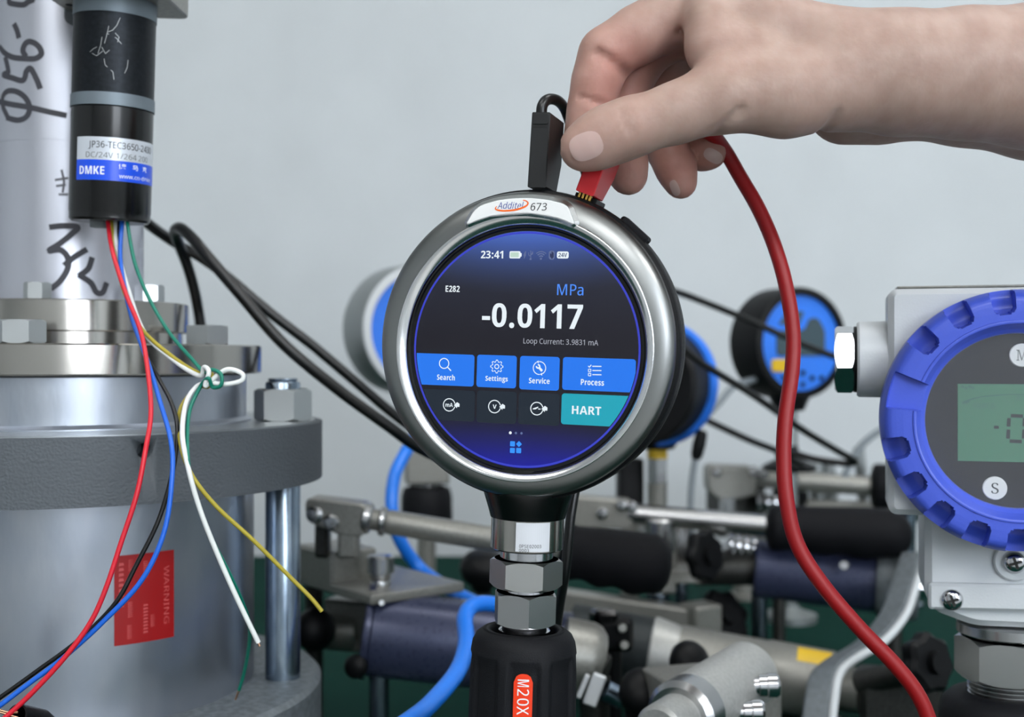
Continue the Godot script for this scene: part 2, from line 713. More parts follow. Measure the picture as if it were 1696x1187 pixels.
func ceiling_light(x: float, z: float, power: float, label: String) -> void:
	var o := thing("ceiling_light", label, "ceiling light", Vector3(x, 2.66, z), "flat panels in the ceiling")
	part("frame", Geo.new().extrude(rounded(1.24, 0.64, 0.02), -0.02, 0.02, 0.004, Transform3D(ZUP, Vector3(x, 2.68, z))), M.white_plastic, o)
	part("diffuser", Geo.new().extrude(rounded(1.18, 0.58, 0.01), -0.003, 0.003, 0.001, Transform3D(ZUP, Vector3(x, 2.657, z))), glow(Color(1.0, 0.985, 0.96), 2.0), o)
	var l := AreaLight3D.new()
	l.name = "panel_glow"
	l.area_size = Vector2(1.18, 0.58)
	l.light_color = Color(0.98, 0.99, 1.0)
	l.light_energy = power
	l.area_range = 9.0
	l.area_attenuation = 2.0
	l.shadow_enabled = true
	l.rotation.x = -PI / 2
	l.position = Vector3(0, -0.012, 0)
	o.add_child(l, true)


func make_room() -> void:
	struct("wall_back", box(Vector3(-2.6, 0, -1.72), Vector3(2.6, 2.7, -1.52)), M.wall)
	struct("wall_left", box(Vector3(-2.7, 0, -1.6), Vector3(-2.5, 2.7, 2.5)), M.wall)
	struct("wall_right", box(Vector3(2.5, 0, -1.6), Vector3(2.7, 2.7, 2.5)), M.wall)
	struct("floor", box(Vector3(-2.7, -0.1, -1.72), Vector3(2.7, 0, 2.6)), M.floor)
	struct("ceiling", box(Vector3(-2.7, 2.7, -1.72), Vector3(2.7, 2.8, 2.6)), M.ceiling)
	# the wall behind the photographer with its window
	var wx0 := 0.85
	var wx1 := 2.40
	var wy0 := 1.0
	var wy1 := 2.3
	var g := Geo.new()
	for b in [[-2.7, 0.0, wx0, 2.7], [wx1, 0.0, 2.7, 2.7], [wx0, 0.0, wx1, wy0], [wx0, wy1, wx1, 2.7]]:
		g.extrude(PackedVector2Array([Vector2(b[0], b[1]), Vector2(b[2], b[1]), Vector2(b[2], b[3]), Vector2(b[0], b[3])]), 2.4, 2.6, 0.0)
	struct("wall_front", g, M.wall)
	var f := Geo.new()
	for b in [[wx0, wy0, wx0 + 0.05, wy1], [wx1 - 0.05, wy0, wx1, wy1], [wx0, wy0, wx1, wy0 + 0.05], [wx0, wy1 - 0.05, wx1, wy1], [(wx0 + wx1) / 2 - 0.03, wy0, (wx0 + wx1) / 2 + 0.03, wy1]]:
		f.extrude(PackedVector2Array([Vector2(b[0], b[1]), Vector2(b[2], b[1]), Vector2(b[2], b[3]), Vector2(b[0], b[3])]), 2.44, 2.5, 0.004)
	struct("window_1", f, M.white_plastic)
	ceiling_light(-0.80, 0.20, PANEL_BACK, "flat white ceiling panel overhead, left of the photographer")
	ceiling_light(0.85, -0.55, PANEL_BACK, "flat white ceiling panel above the transmitter, nearest the back wall")
	ceiling_light(-0.2, 1.9, PANEL_FRONT, "flat white ceiling panel behind the photographer, away from the window")
	ceiling_light(1.5, 1.4, PANEL_FRONT, "flat white ceiling panel behind the photographer, nearest the window")
	# the bench
	var o := thing("workbench", "long workbench with a dark green mat under the pumps", "workbench", Vector3(0, 0, -0.8))
	part("mat", Geo.new().extrude(rounded(3.2, 1.3, 0.01), TABLE - 0.004, TABLE, 0.001, Transform3D(Basis(Vector3(1, 0, 0), Vector3(0, 0, -1), Vector3(0, 1, 0)), Vector3(0, 0, -0.86))), M.mat_green, o, "dark green rubber mat")
	part("board", Geo.new().extrude(rounded(3.24, 1.32, 0.01), TABLE - 0.04, TABLE - 0.004, 0.003, Transform3D(Basis(Vector3(1, 0, 0), Vector3(0, 0, -1), Vector3(0, 1, 0)), Vector3(0, 0, -0.86))), M.table_edge, o)
	for x in [-1.5, 1.5]:
		for z in [-1.45, -0.28]:
			part("leg", box(Vector3(x - 0.03, 0, z - 0.03), Vector3(x + 0.03, TABLE - 0.04, z + 0.03), 0.003), M.table_edge, o)


# ---------------------------------------------------------------- the gauge in the middle
var gauge_mid := Vector3.ZERO
var gauge_axes := Basis()


# the point of the gauge's own face plane (at height z over the glass) that lies under a pixel
func on_face(px: float, py: float, z := 0.0) -> Vector2:
	return on_plane(px, py, gauge_mid, gauge_axes, z)


func on_plane(px: float, py: float, mid: Vector3, axes: Basis, z := 0.0) -> Vector2:
	var eye := Vector3(0, EYE, 0)
	var dir := Vector3((px - 848.0) / FOCAL, -(py - 593.5) / FOCAL, -1.0)
	var p0 := mid + axes.z * z
	var s := (p0 - eye).dot(axes.z) / dir.dot(axes.z)
	var q := axes.inverse() * (eye + dir * s - mid)
	return Vector2(q.x, q.y)


func screen_picture() -> ImageTexture:
	var w := 400
	var im := Image.create(w, w, false, Image.FORMAT_RGB8)
	var top := Color8(74, 108, 200)
	var dark := Color8(35, 37, 52)
	var low := Color8(26, 24, 34)
	var foot := Color8(22, 24, 150)
	for y in w:
		var f := float(y) / w
		for x in w:
			var u := float(x) / w - 0.5
			var c := dark.lerp(low, smoothstep(0.15, 0.5, f))
			var bow := f + u * u * 0.28
			c = c.lerp(top, pow(clampf((0.27 - bow) / 0.27, 0.0, 1.0), 1.25))
			c = c.lerp(foot, pow(clampf((f - u * u * 0.10 - 0.78) / 0.2, 0.0, 1.0), 0.9))
			im.set_pixel(x, y, c)
	return ImageTexture.create_from_image(im)


func make_gauge() -> void:
	gauge_axes = Basis(Vector3.UP, deg_to_rad(-17.0)) * Basis(Vector3.BACK, deg_to_rad(-1.8))
	gauge_mid = at(868.5, 579.0, 0.455)
	var o := thing("digital_gauge", "round digital pressure gauge with a brushed steel rim and a lit blue screen", "gauge", gauge_mid)
	turned(o, gauge_axes)
	var zx := Transform3D(ZUP, Vector3.ZERO)
	var k := 0.001
	# steel rim
	var prof := []
	for p in [[58.0, -3.4], [58.6, -2.2], [58.5, -0.9], [57.9, 0.5], [56.8, 1.6], [54.8, 2.6], [52.8, 3.2], [51.4, 3.5], [51.0, 3.55]]:
		prof.append(Vector2(p[0], p[1]) * k)
	var g := Geo.new().lathe(prof, 144, zx)
	_lift(g)
	part("rim", g, M.bezel_satin, o, "brushed steel rim")
	prof = []
	for p in [[51.0, 3.55], [50.9, 3.85], [50.5, 4.05], [50.0, 4.0], [49.3, 3.7], [48.6, 3.25], [48.0, 2.75], [47.6, 2.35], [47.5, 2.0]]:
		prof.append(Vector2(p[0], p[1]) * k)
	g = Geo.new().lathe(prof, 144, zx, 50.0)
	_lift(g)
	part("inner_lip", g, M.bezel_polish, o, "mirror bright inner lip")
	prof = []
	for p in [[47.5, 2.0], [47.4, 0.9], [46.9, 0.8], [46.4, 0.1], [45.2, 0.0], [40.0, -0.3]]:
		prof.append(Vector2(p[0], p[1]) * k)
	part("black_ring", Geo.new().lathe(prof, 128, zx), M.black_gloss, o)
	# body
	prof = []
	for p in [[0, -34], [30, -34], [46, -31], [54, -25], [58.2, -19.5], [59.6, -17.5], [59.8, -12.0], [59.3, -11.6], [59.3, -10.8], [59.9, -10.4], [60.0, -6.0], [59.6, -4.4], [58.2, -3.2], [57.0, -3.2]]:
		prof.append(Vector2(p[0], p[1]) * k)
	g = Geo.new().lathe(prof, 128, zx)
	_lift(g)
	var body := part("body", g, M.black_matt, o, "black housing behind the steel rim")
	var bt := on_face(1052, 378, -0.009)
	var ba := atan2(bt.y - 0.002, bt.x)
	part("side_button", Geo.new().extrude(rounded(0.0030, 0.0135, 0.0013), -0.004, 0.004, 0.001, Transform3D(Basis(Vector3.BACK, ba), Vector3(cos(ba) * 0.0596, sin(ba) * 0.0596 + 0.0019, -0.0115))), M.rubber, body)
	# name plate
	var px_plate := [[771, 373], [784, 350], [796, 340], [822, 332], [850, 328.5], [880, 328], [908, 331], [932, 337], [941, 343], [953, 373], [928, 362], [900, 355.5], [872, 352.5], [845, 353], [815, 357], [790, 364.5]]
	var poly := []
	for p in px_plate:
		poly.append(on_face(p[0], p[1], 0.005))
	var soft := soften(poly, 0.0018)
	var wide: PackedVector2Array = Geometry2D.offset_polygon(soft, 0.0016, Geometry2D.JOIN_ROUND)[0]
	var plate := part("name_plate_frame", Geo.new().extrude(wide, 0.0015, 0.0049, 0.0014), M.bezel_polish, o, "polished surround of the name plate")
	part("name_plate", Geo.new().extrude(soft, 0.003, 0.00515, 0.0002), M.name_plate, plate, "light grey name plate")
	var up := func(q: Vector2) -> Array: return [Vector3(q.x, q.y, 0.00522), Vector3(0, 0, 1)]
	var sc := FOCAL / 0.455
	var f := func(px: float, py: float) -> Vector2: return on_face(px, py, 0.0052)
	var wd := func(px: float) -> float: return px / sc / cos(deg_to_rad(17.0))
	part("lettering", letters("Additel", "Droid Sans", f.call(845.5, 340), wd.call(41.0), 11.5 / sc, up, 0.22), M.logo_blue, plate)
	part("lettering", letters("673", "Droid Sans", f.call(892.3, 342.3), wd.call(26.0), 12.2 / sc, up, 0.12), M.print_black, plate)
	var sw := []
	for p in [[866, 331.5], [871, 332.5], [874.5, 336.0], [872, 340.5], [865, 344.0], [853, 347.5], [838, 349.0], [827, 348.4], [821, 346.2], [821.2, 343.5], [823, 341.5]]:
		sw.append(f.call(p[0], p[1]))
	var line := curve2(sw, 5)
	var left := PackedVector2Array()
	var right := PackedVector2Array()
	for q in line.size():
		var d := (line[mini(q + 1, line.size() - 1)] - line[maxi(q - 1, 0)]).normalized().orthogonal()
		var half := 0.00036 * (0.22 + 0.78 * sin(PI * clampf(float(q) / (line.size() - 1) * 0.93 + 0.05, 0.0, 1.0)))
		left.append(line[q] + d * half)
		right.append(line[q] - d * half)
	g = Geo.new()
	for q in line.size() - 1:
		var z := 0.00524
		g.flat([Vector3(left[q].x, left[q].y, z), Vector3(left[q + 1].x, left[q + 1].y, z), Vector3(right[q + 1].x, right[q + 1].y, z), Vector3(right[q].x, right[q].y, z)], Vector3(0, 0, 1))
	part("logo_swoosh", g, M.logo_orange, plate)
	make_screen(o)
	# neck and steel stem
	var ax := Vector3(-0.0014, 0, -0.0165)
	var st := Transform3D(Basis(), ax)
	prof = []
	for p in [[13.4, -66.4], [14.8, -66.0], [15.8, -62.5], [17.6, -57.0], [18.4, -53.0], [18.0, -46.0]]:
		prof.append(Vector2(p[0], p[1]) * k)
	g = Geo.new().lathe(prof, 64, st)
	part("neck", g, M.black_gloss, o, "black neck under the dial")
	prof = []
	for p in [[0, -78.6], [13.4, -78.6], [14.4, -78.0], [14.4, -66.0], [13.0, -66.0]]:
		prof.append(Vector2(p[0], p[1]) * k)
	var stem := part("stem", Geo.new().lathe(prof, 96, st), M.turned, o, "bright steel stem")
	var lay := func(q: Vector2) -> Array:
		var d := Vector3(sin(q.x / 0.0145), 0, cos(q.x / 0.0145))
		return [ax + d * 0.01456 + Vector3(0, q.y, 0), d]
	g = Geo.new()
	for s in 16:
		var pts := []
		for e in [[s, -0.0776], [s + 1, -0.0776], [s + 1, -0.0664], [s, -0.0664]]:
			var q := Vector2(-0.0004 + 0.0138 * float(e[0]) / 16.0, e[1])
			var r: Array = lay.call(q)
			pts.append(ax + (r[0] - ax) - r[1] * 0.00008)
		g.flat(pts, pts[0] - ax)
	part("sticker", g, M.label_white, stem, "white sticker with a printed serial number")
	part("lettering", letters("0PSE02003", "Droid Sans Mono", Vector2(0.0054, -0.0754), 0.0086, 0.0013, lay), M.print_black, stem)
	part("lettering", letters("0003", "Droid Sans Mono", Vector2(0.0030, -0.0770), 0.0038, 0.0012, lay), M.print_black, stem)
	prof = []
	for p in [[9.0, -100.0], [8.4, -99.0], [8.4, -93.4], [10.6, -92.0], [10.6, -78.4], [9.0, -78.4]]:
		prof.append(Vector2(p[0], p[1]) * k)
	part("spigot", Geo.new().lathe(prof, 64, st), M.chrome, o)
	part("hex_nut", Geo.new().hexagon(0.0251, 0.0112, Transform3D(Basis(), ax + Vector3(0, -0.0880, 0)), deg_to_rad(77.0), 0.0095), M.steel_brushed, o, "brushed steel hexagon nut")
	make_connector(ax)


func _lift(g: Geo) -> void:
	for q in g.v.size():
		var r := Vector2(g.v[q].x, g.v[q].y).length()
		g.v[q].x -= 0.0007 * clampf((r - 0.0474) / 0.0105, 0.0, 1.0)
		g.v[q].y += 0.0019 * clampf((r - 0.0474) / 0.0105, 0.0, 1.0)


func make_screen(o: Node3D) -> void:
	var radius := 0.0452
	var m := paint("screen_face", Color(0.01, 0.01, 0.013), 0.05)
	m.emission_enabled = true
	m.emission = Color.BLACK
	m.emission_texture = screen_picture()
	m.emission_energy_multiplier = SCREEN
	m.uv1_scale = Vector3(0.5 / radius, -0.5 / radius, 1)
	m.uv1_offset = Vector3(0.5, 0.5, 0)
	var s := part("screen", Geo.new().print_poly(disc(radius, Vector2.ZERO, 120), 0.0003), m, o, "lit round colour screen")
	part("screen_ring", Geo.new().print_ring(Vector2.ZERO, radius * 0.979, radius * 0.996, 0.00036), glow(Color8(52, 62, 196), SCREEN), s)
	var z1 := 0.00038
	var z2 := 0.00044
	var blue := glow(Color8(28, 118, 238), SCREEN)
	var night := glow(Color8(20, 32, 46), SCREEN)
	var teal := glow(Color8(22, 162, 184), SCREEN)
	var white := glow(Color8(232, 242, 248), SCREEN)
	var dim := glow(Color8(92, 106, 150), SCREEN)
	var grey := glow(Color8(168, 172, 184), SCREEN)
	var inside := disc(radius * 0.972, Vector2.ZERO, 120)
	for t in [["search_tile", 678, 584, 785, 640, blue], ["settings_tile", 791, 587, 855, 643, blue], ["service_tile", 862, 589, 926, 647, blue], ["process_tile", 933, 591, 1052, 650, blue], ["current_tile", 684, 643, 786, 698, night], ["voltage_tile", 791, 646, 855, 702, night], ["switch_tile", 860, 649, 926, 705, night], ["protocol_tile", 931, 651, 1052, 708, teal]]:
		var a := on_face(t[1], t[2])
		var b := on_face(t[3], t[4])
		var r := rounded(b.x - a.x, a.y - b.y, 0.0011, (a + b) / 2)
		var gg := Geo.new()
		for poly in Geometry2D.intersect_polygons(r, inside):
			gg.print_poly(soften(Array(poly), 0.0004, 2) if poly.size() < 6 else poly, z1)
		part(t[0], gg, t[5], s)
	var sc := FOCAL / 0.455
	var cy := cos(deg_to_rad(17.0))
	var up := func(q: Vector2) -> Array: return [Vector3(q.x, q.y, z2), Vector3(0, 0, 1)]
	# words: text, font, middle, width and height in the picture
	for w in [["23:41", "Droid Sans", 815.5, 421.7, 38, 12.8, white, true], ["-0.0117", "Droid Sans", 881.3, 523.5, 168, 41, white, true], ["MPa", "Droid Sans", 945.0, 479.8, 43, 18, glow(Color8(74, 140, 250), SCREEN), false], ["E282", "Droid Sans", 750.3, 478.2, 24.5, 10.5, white, true],
		["Loop Current: 3.9831 mA", "Droid Sans", 928.7, 567.3, 123, 11.5, grey, false], ["Search", "Droid Sans", 739.2, 624.6, 31, 9.6, white, true], ["Settings", "Droid Sans", 823.0, 628.0, 38, 11.5, white, true], ["Service", "Droid Sans", 893.7, 630.2, 34.5, 9.6, white, true],
		["Process", "Droid Sans", 981.6, 633.0, 37.5, 9.6, white, true], ["HART", "Droid Sans", 971.8, 679.4, 47.5, 13.5, white, true], ["mA", "Droid Sans", 744.6, 670.2, 13, 6.6, white, true], ["V", "Droid Sans", 819.8, 673.1, 6.5, 7, white, true]]:
		part("lettering", letters(w[0], w[1], on_face(w[2], w[3]), w[4] / sc / cy * 0.985, w[5] / sc, up, 0.0, w[7]), w[6], s)
	var L := func(pts: Array, px: float, z: float, gg: Geo) -> void:
		var q := PackedVector2Array()
		for p in pts:
			q.append(on_face(p[0], p[1]))
		gg.print_line(q, px / sc, z)
	# status icons
	var b0 := on_face(853.5, 422.0)
	var gi := Geo.new().print_poly(rounded(19.0 / sc, 12.0 / sc, 0.0005, b0), z2)
	gi.print_poly(rounded(2.2 / sc, 6.0 / sc, 0.0002, b0 + Vector2(10.4 / sc, 0)), z2)
	part("battery_icon", gi, white, s)
	part("battery_charge", Geo.new().print_poly(rounded(14.5 / sc, 8.0 / sc, 0.0003, b0 + Vector2(-0.6 / sc, 0)), z2 + 0.00004), glow(Color8(188, 214, 200), SCREEN), s)
	gi = Geo.new()
	L.call([[871.5, 416], [868, 422], [871.5, 422], [868.5, 428]], 1.3, z2, gi)
	part("charging_icon", gi, dim, s)
	gi = Geo.new()
	L.call([[879.5, 415], [879.5, 428]], 1.3, z2, gi)
	L.call([[876, 418], [876, 422], [879.5, 424.5]], 1.2, z2 + 0.00001, gi)
	L.call([[883, 416.5], [883, 420.5], [879.5, 422.5]], 1.2, z2 + 0.00002, gi)
	gi.print_poly(disc(1.8 / sc, on_face(879.5, 429), 12), z2 + 0.00003)
	part("usb_icon", gi, dim, s)
	gi = Geo.new()
	var wf := on_face(896.5, 428.5)
	for q in [[3.6, 5.6], [7.4, 9.2], [11.0, 12.6]]:
		gi.print_ring(wf, q[0] / sc, q[1] / sc, z2, Transform3D(), PI * 0.25, PI * 0.75, 16)
	gi.print_poly(disc(1.9 / sc, wf, 12), z2)
	part("wifi_icon", gi, dim, s)
	gi = Geo.new().print_poly(rounded(10.0 / sc / cy, 15.0 / sc, 0.0010, on_face(914.5, 422.5)), z2)
	part("bluetooth_icon", gi, dim, s)
	gi = Geo.new()
	L.call([[911.8, 419.5], [917.2, 425.5], [914.5, 428.5], [914.5, 416.5], [917.2, 419.5], [911.8, 425.5]], 1.0, z2 + 0.00005, gi)
	part("bluetooth_rune", gi, glow(Color8(44, 52, 90), SCREEN), s)
	part("voltage_badge", Geo.new().print_poly(rounded(19.0 / sc / cy, 11.5 / sc, 0.0007, on_face(932.6, 422.3)), z2), white, s)
	var up3 := func(q: Vector2) -> Array: return [Vector3(q.x, q.y, z2 + 0.00006), Vector3(0, 0, 1)]
	part("lettering", letters("24V", "Droid Sans", on_face(932.6, 422.3), 14.0 / sc / cy, 6.6 / sc, up3, 0.0, true), glow(Color8(70, 84, 120), SCREEN), s)
	# tile icons
	gi = Geo.new().print_ring(on_face(736.2, 601.6), 7.6 / sc, 9.2 / sc, z2)
	L.call([[742.2, 608.0], [747.6, 613.8]], 1.9, z2, gi)
	part("magnifier_icon", gi, white, s)
	var gm := on_face(823.4, 606.8)
	var cog := PackedVector2Array()
	var cog_in := PackedVector2Array()
	for q in 96:
		var an := TAU * q / 96
		var tooth := smoothstep(-0.35, 0.35, cos(an * 8.0))
		cog.append(gm + Vector2.from_angle(an) * (8.9 + 2.5 * tooth) / sc)
		cog_in.append(gm + Vector2.from_angle(an) * (7.3 + 2.5 * tooth) / sc)
	gi = Geo.new()
	for q in 96:
		var e := (q + 1) % 96
		gi.flat([Vector3(cog[q].x, cog[q].y, z2), Vector3(cog[e].x, cog[e].y, z2), Vector3(cog_in[e].x, cog_in[e].y, z2), Vector3(cog_in[q].x, cog_in[q].y, z2)], Vector3.BACK)
	gi.print_ring(gm, 2.8 / sc, 4.3 / sc, z2)
	part("cog_icon", gi, white, s)
	var gs := on_face(894.0, 609.3)
	gi = Geo.new().print_ring(gs, 9.9 / sc, 11.3 / sc, z2, Transform3D(), deg_to_rad(-60), deg_to_rad(95))
	gi.print_ring(gs, 9.9 / sc, 11.3 / sc, z2, Transform3D(), deg_to_rad(120), deg_to_rad(275))
	for q in [[0.5, 1.0], [-0.5, -1.0]]:
		var tip := gs + Vector2.from_angle(deg_to_rad(108.0 if q[1] > 0 else 288.0)) * 10.6 / sc
		gi.print_poly(PackedVector2Array([tip + Vector2(-2.2, 0) / sc, tip + Vector2(1.6, -2.4) / sc, tip + Vector2(1.6, 2.4) / sc]), z2)
	gi.print_line(PackedVector2Array([gs + Vector2(-0.6, 0.8) / sc, gs + Vector2(4.6, -4.8) / sc]), 4.0 / sc, z2)
	gi.print_ring(gs + Vector2(-2.4, 2.6) / sc, 1.5 / sc, 4.0 / sc, z2, Transform3D(), deg_to_rad(170), deg_to_rad(460))
	part("wrench_icon", gi, white, s)
	gi = Geo.new()
	for q in 3:
		L.call([[981.5, 606.4 + q * 6.9], [996.6, 606.6 + q * 6.9]], 1.6, z2, gi)
	L.call([[974.6, 605.8], [976.6, 608.0], [979.8, 604.0]], 1.4, z2, gi)
	for q in 2:
		var bm := on_face(977.0, 613.2 + q * 6.9)
		for e in 4:
			var a0 := bm + Vector2.from_angle(PI / 4 + PI / 2 * e) * 2.9 / sc
			var a1 := bm + Vector2.from_angle(PI / 4 + PI / 2 * (e + 1)) * 2.9 / sc
			gi.print_line(PackedVector2Array([a0, a1]), 1.1 / sc, z2)
	part("checklist_icon", gi, white, s)
	for q in [["current_icon", 744.6, 670.2, 757.6], ["voltage_icon", 819.6, 673.0, 832.8], ["switch_icon", 889.6, 676.4, 902.8]]:
		var cm := on_face(q[1], q[2])
		gi = Geo.new().print_ring(cm, 9.6 / sc, 11.2 / sc, z2, Transform3D(), deg_to_rad(14), deg_to_rad(346))
		var am := on_face(q[3], q[2] + 0.6)
		gi.print_poly(PackedVector2Array([am + Vector2(-5.6, 0) / sc, am + Vector2(0, 5.2) / sc, am + Vector2(0, 2.6) / sc, am + Vector2(4.4, 2.6) / sc, am + Vector2(4.4, -2.6) / sc, am + Vector2(0, -2.6) / sc, am + Vector2(0, -5.2) / sc]), z2 + 0.00002)
		if q[0] == "switch_icon":
			L.call([[q[1] - 6.6, q[2] + 0.4], [q[1] - 2.2, q[2] + 0.4], [q[1] + 2.4, q[2] - 2.6]], 1.6, z2, gi)
			L.call([[q[1] + 2.2, q[2] + 0.6], [q[1] + 6.2, q[2] + 0.8]], 1.6, z2, gi)
		part(q[0], gi, white, s)
	part("page_dot", Geo.new().print_poly(disc(2.5 / sc, on_face(845.8, 716.4)), z2), white, s)
	part("page_dot", Geo.new().print_poly(disc(2.1 / sc, on_face(855.0, 716.8)), z2), dim, s)
	part("page_dot", Geo.new().print_poly(disc(2.1 / sc, on_face(864.3, 717.2)), z2), dim, s)
	gi = Geo.new()
	for q in [[849.4, 734.6, 0], [860.0, 735.0, 1], [849.2, 745.6, 0], [859.6, 745.8, 0]]:
		gi.print_poly(rounded(8.6 / sc, 8.6 / sc, 0.0003, Vector2.ZERO), z2, Transform3D(Basis(Vector3.BACK, PI / 4 * q[2]).scaled(Vector3.ONE * (0.86 if q[2] else 1.0)), Vector3(on_face(q[0], q[1]).x, on_face(q[0], q[1]).y, 0)))
	part("apps_icon", gi, glow(Color8(48, 146, 250), SCREEN), s)


func make_connector(ax: Vector3) -> void:
	var o := thing("quick_connector", "black ribbed hand-tight connector with an orange strip, under the central gauge", "connector", gauge_mid + gauge_axes * (ax + Vector3(0, -0.249, 0)))
	turned(o, gauge_axes)
	var k := 0.001
	var up := func(y: float) -> float: return y + 249.0
	var st := Transform3D()
	part("hex_adapter", Geo.new().hexagon(0.0228, 0.0126, Transform3D(Basis(), Vector3(0, up.call(-101.8) * k, 0)), deg_to_rad(97.0), 0.006), M.steel, o, "grey steel hexagon adapter")
	var prof := []
	for p in [[9.0, -120.0], [9.6, -119.0], [9.6, -112.6], [10.3, -112.0], [10.3, -110.6], [9.0, -109.4], [9.0, -108.0]]:
		prof.append(Vector2(p[0], up.call(p[1])) * k)
	part("spigot", Geo.new().lathe(prof, 64, st), M.chrome, o)
	# rubber sleeve with flutes
	var rows := []
	var seg := 180
	for p in [[12.2, -125.0], [12.2, -112.0], [12.6, -110.6], [13.6, -110.0], [15.6, -110.6], [17.8, -112.4], [19.0, -115.0], [19.6, -118.0], [20.0, -119.0], [20.2, -121.0], [20.4, -124.0], [20.6, -130.0], [20.8, -150.0], [20.8, -180.0], [19.0, -184.0], [14.0, -185.0]]:
		var row := PackedVector3Array()
		var deep: float = smoothstep(-117.0, -122.5, p[1]) * 1.5
		for s in seg:
			var an := TAU * s / seg
			var flute := smoothstep(0.60, 0.82, absf(fposmod((an - 1.27) * 8.0 / TAU + 0.5, 1.0) - 0.5) * 2.0)
			var r: float = p[0] * 1.07 - deep * (1.0 - flute)
			row.append(Vector3(cos(an) * r, up.call(p[1]), sin(an) * r) * k)
		rows.append(row)
	var g := Geo.new().skin(rows)
	var sleeve := part("sleeve", g, M.rubber, o, "black rubber sleeve")
	# orange strip with lettering that reads downwards
	var lay := func(q: Vector2) -> Array:
		var d := Vector3(sin(q.x / 0.0214), 0, cos(q.x / 0.0214))
		return [d * 0.0217 + Vector3(0, q.y, 0), d]
	var mid := 0.0062
	g = Geo.new()
	var outline := rounded(0.0072, 0.058, 0.0033, Vector2(mid, up.call(-151.5) * k), 8)
	var strip := []
	for s in 9:
		strip.append(mid - 0.0036 + 0.0072 * s / 8.0)
	for s in 8:
		var pts := []
		for e in [[s, -1], [s + 1, -1], [s + 1, 1], [s, 1]]:
			var x: float = strip[e[0]] - mid
			var y := 0.029 - 0.0033 + sqrt(maxf(0.0, 0.0033 * 0.0033 - pow(maxf(0.0, absf(x) - 0.0003), 2.0)))
			pts.append(lay.call(Vector2(strip[e[0]], up.call(-151.5) * k + y * e[1]))[0])
		g.flat(pts, pts[0])
	var strip_node := part("thread_strip", g, M.label_orange, sleeve, "orange strip with thread size")
	var turn := func(q: Vector2) -> Array:
		var r: Array = lay.call(Vector2(mid + q.y, up.call(-124.6) * k - q.x))
		return [r[0] + r[1] * 0.00012, r[1]]
	part("lettering", letters("M20X1.5", "Droid Sans Mono", Vector2(0.0118, 0.0), 0.0236, 0.0045, turn), M.print_white, sleeve)
	# the foot that carries it, below the picture
	prof = []
	for p in [[0, -249.0], [34.0, -249.0], [35.0, -248.0], [35.0, -228.0], [33.0, -226.0], [18.0, -224.0], [16.0, -184.0], [0, -184.0]]:
		prof.append(Vector2(p[0], up.call(p[1])) * k)
	part("foot", Geo.new().lathe(prof, 48, st), M.steel_dull, o)


# ---------------------------------------------------------------- the cylinder press at the left
const PD := 0.62               # distance of its axis


func press_axis() -> Vector3:
	return Vector3((113.0 - 848.0) * PD / FOCAL, TABLE, -PD)


# a point on a standing cylinder round «mid»: an arc length and a height
func round_point(mid: Vector3, r: float, zero: float, q: Vector2, lift := 0.0001) -> Array:
	var an := zero + q.x / r
	var d := Vector3(sin(an), 0, cos(an))
	return [Vector3(mid.x, q.y, mid.z) + d * (r + lift), d]


# the arc length and height of the point of that cylinder that is seen under a pixel
func on_round(px: float, py: float, mid: Vector3, r: float) -> Vector2:
	var dir := Vector3((px - 848.0) / FOCAL, -(py - 593.5) / FOCAL, -1.0)
	var a := dir.x * dir.x + dir.z * dir.z
	var b := -(dir.x * mid.x + dir.z * mid.z)
	var c := mid.x * mid.x + mid.z * mid.z - r * r
	var disc2 := maxf(0.0, b * b - a * c)
	var s := (-b - sqrt(disc2)) / a
	var p := dir * s
	return Vector2(atan2(p.x - mid.x, p.z - mid.z) * r, EYE + p.y)


func wrapped_line(pts: Array, width: float, mid: Vector3, r: float, g: Geo, lift := 0.0001) -> void:
	var q := []
	for p in pts:
		q.append(on_round(p[0], p[1], mid, r))
	var line := curve2(q, 6)
	for k in line.size() - 1:
		var d := (line[k + 1] - line[k]).normalized().orthogonal() * width / 2.0
		var c := (line[k + 1] - line[k]).normalized() * width * 0.25
		var p := []
		for e in [line[k] - d - c, line[k + 1] - d + c, line[k + 1] + d + c, line[k] + d - c]:
			p.append(round_point(mid, r, 0.0, e, lift + 0.00001 * (k % 3))[0])
		g.flat(p, round_point(mid, r, 0.0, line[k])[1])


func wrapped_patch(lo: Vector2, hi: Vector2, mid: Vector3, r: float, lift: float, steps := 16) -> Geo:
	var g := Geo.new()
	for s in steps:
		var x0 := lerpf(lo.x, hi.x, float(s) / steps)
		var x1 := lerpf(lo.x, hi.x, float(s + 1) / steps)
		var first := g.v.size()
		for e in [Vector2(x0, lo.y), Vector2(x1, lo.y), Vector2(x1, hi.y), Vector2(x0, hi.y)]:
			var w := round_point(mid, r, 0.0, e, lift)
			g.add(w[0], w[1])
		g.quad(first, first + 1, first + 2, first + 3)
	return g


func prof_mm(list: Array) -> Array:
	var out := []
	for p in list:
		out.append(Vector2(p[0], p[1]) * 0.001)
	return out


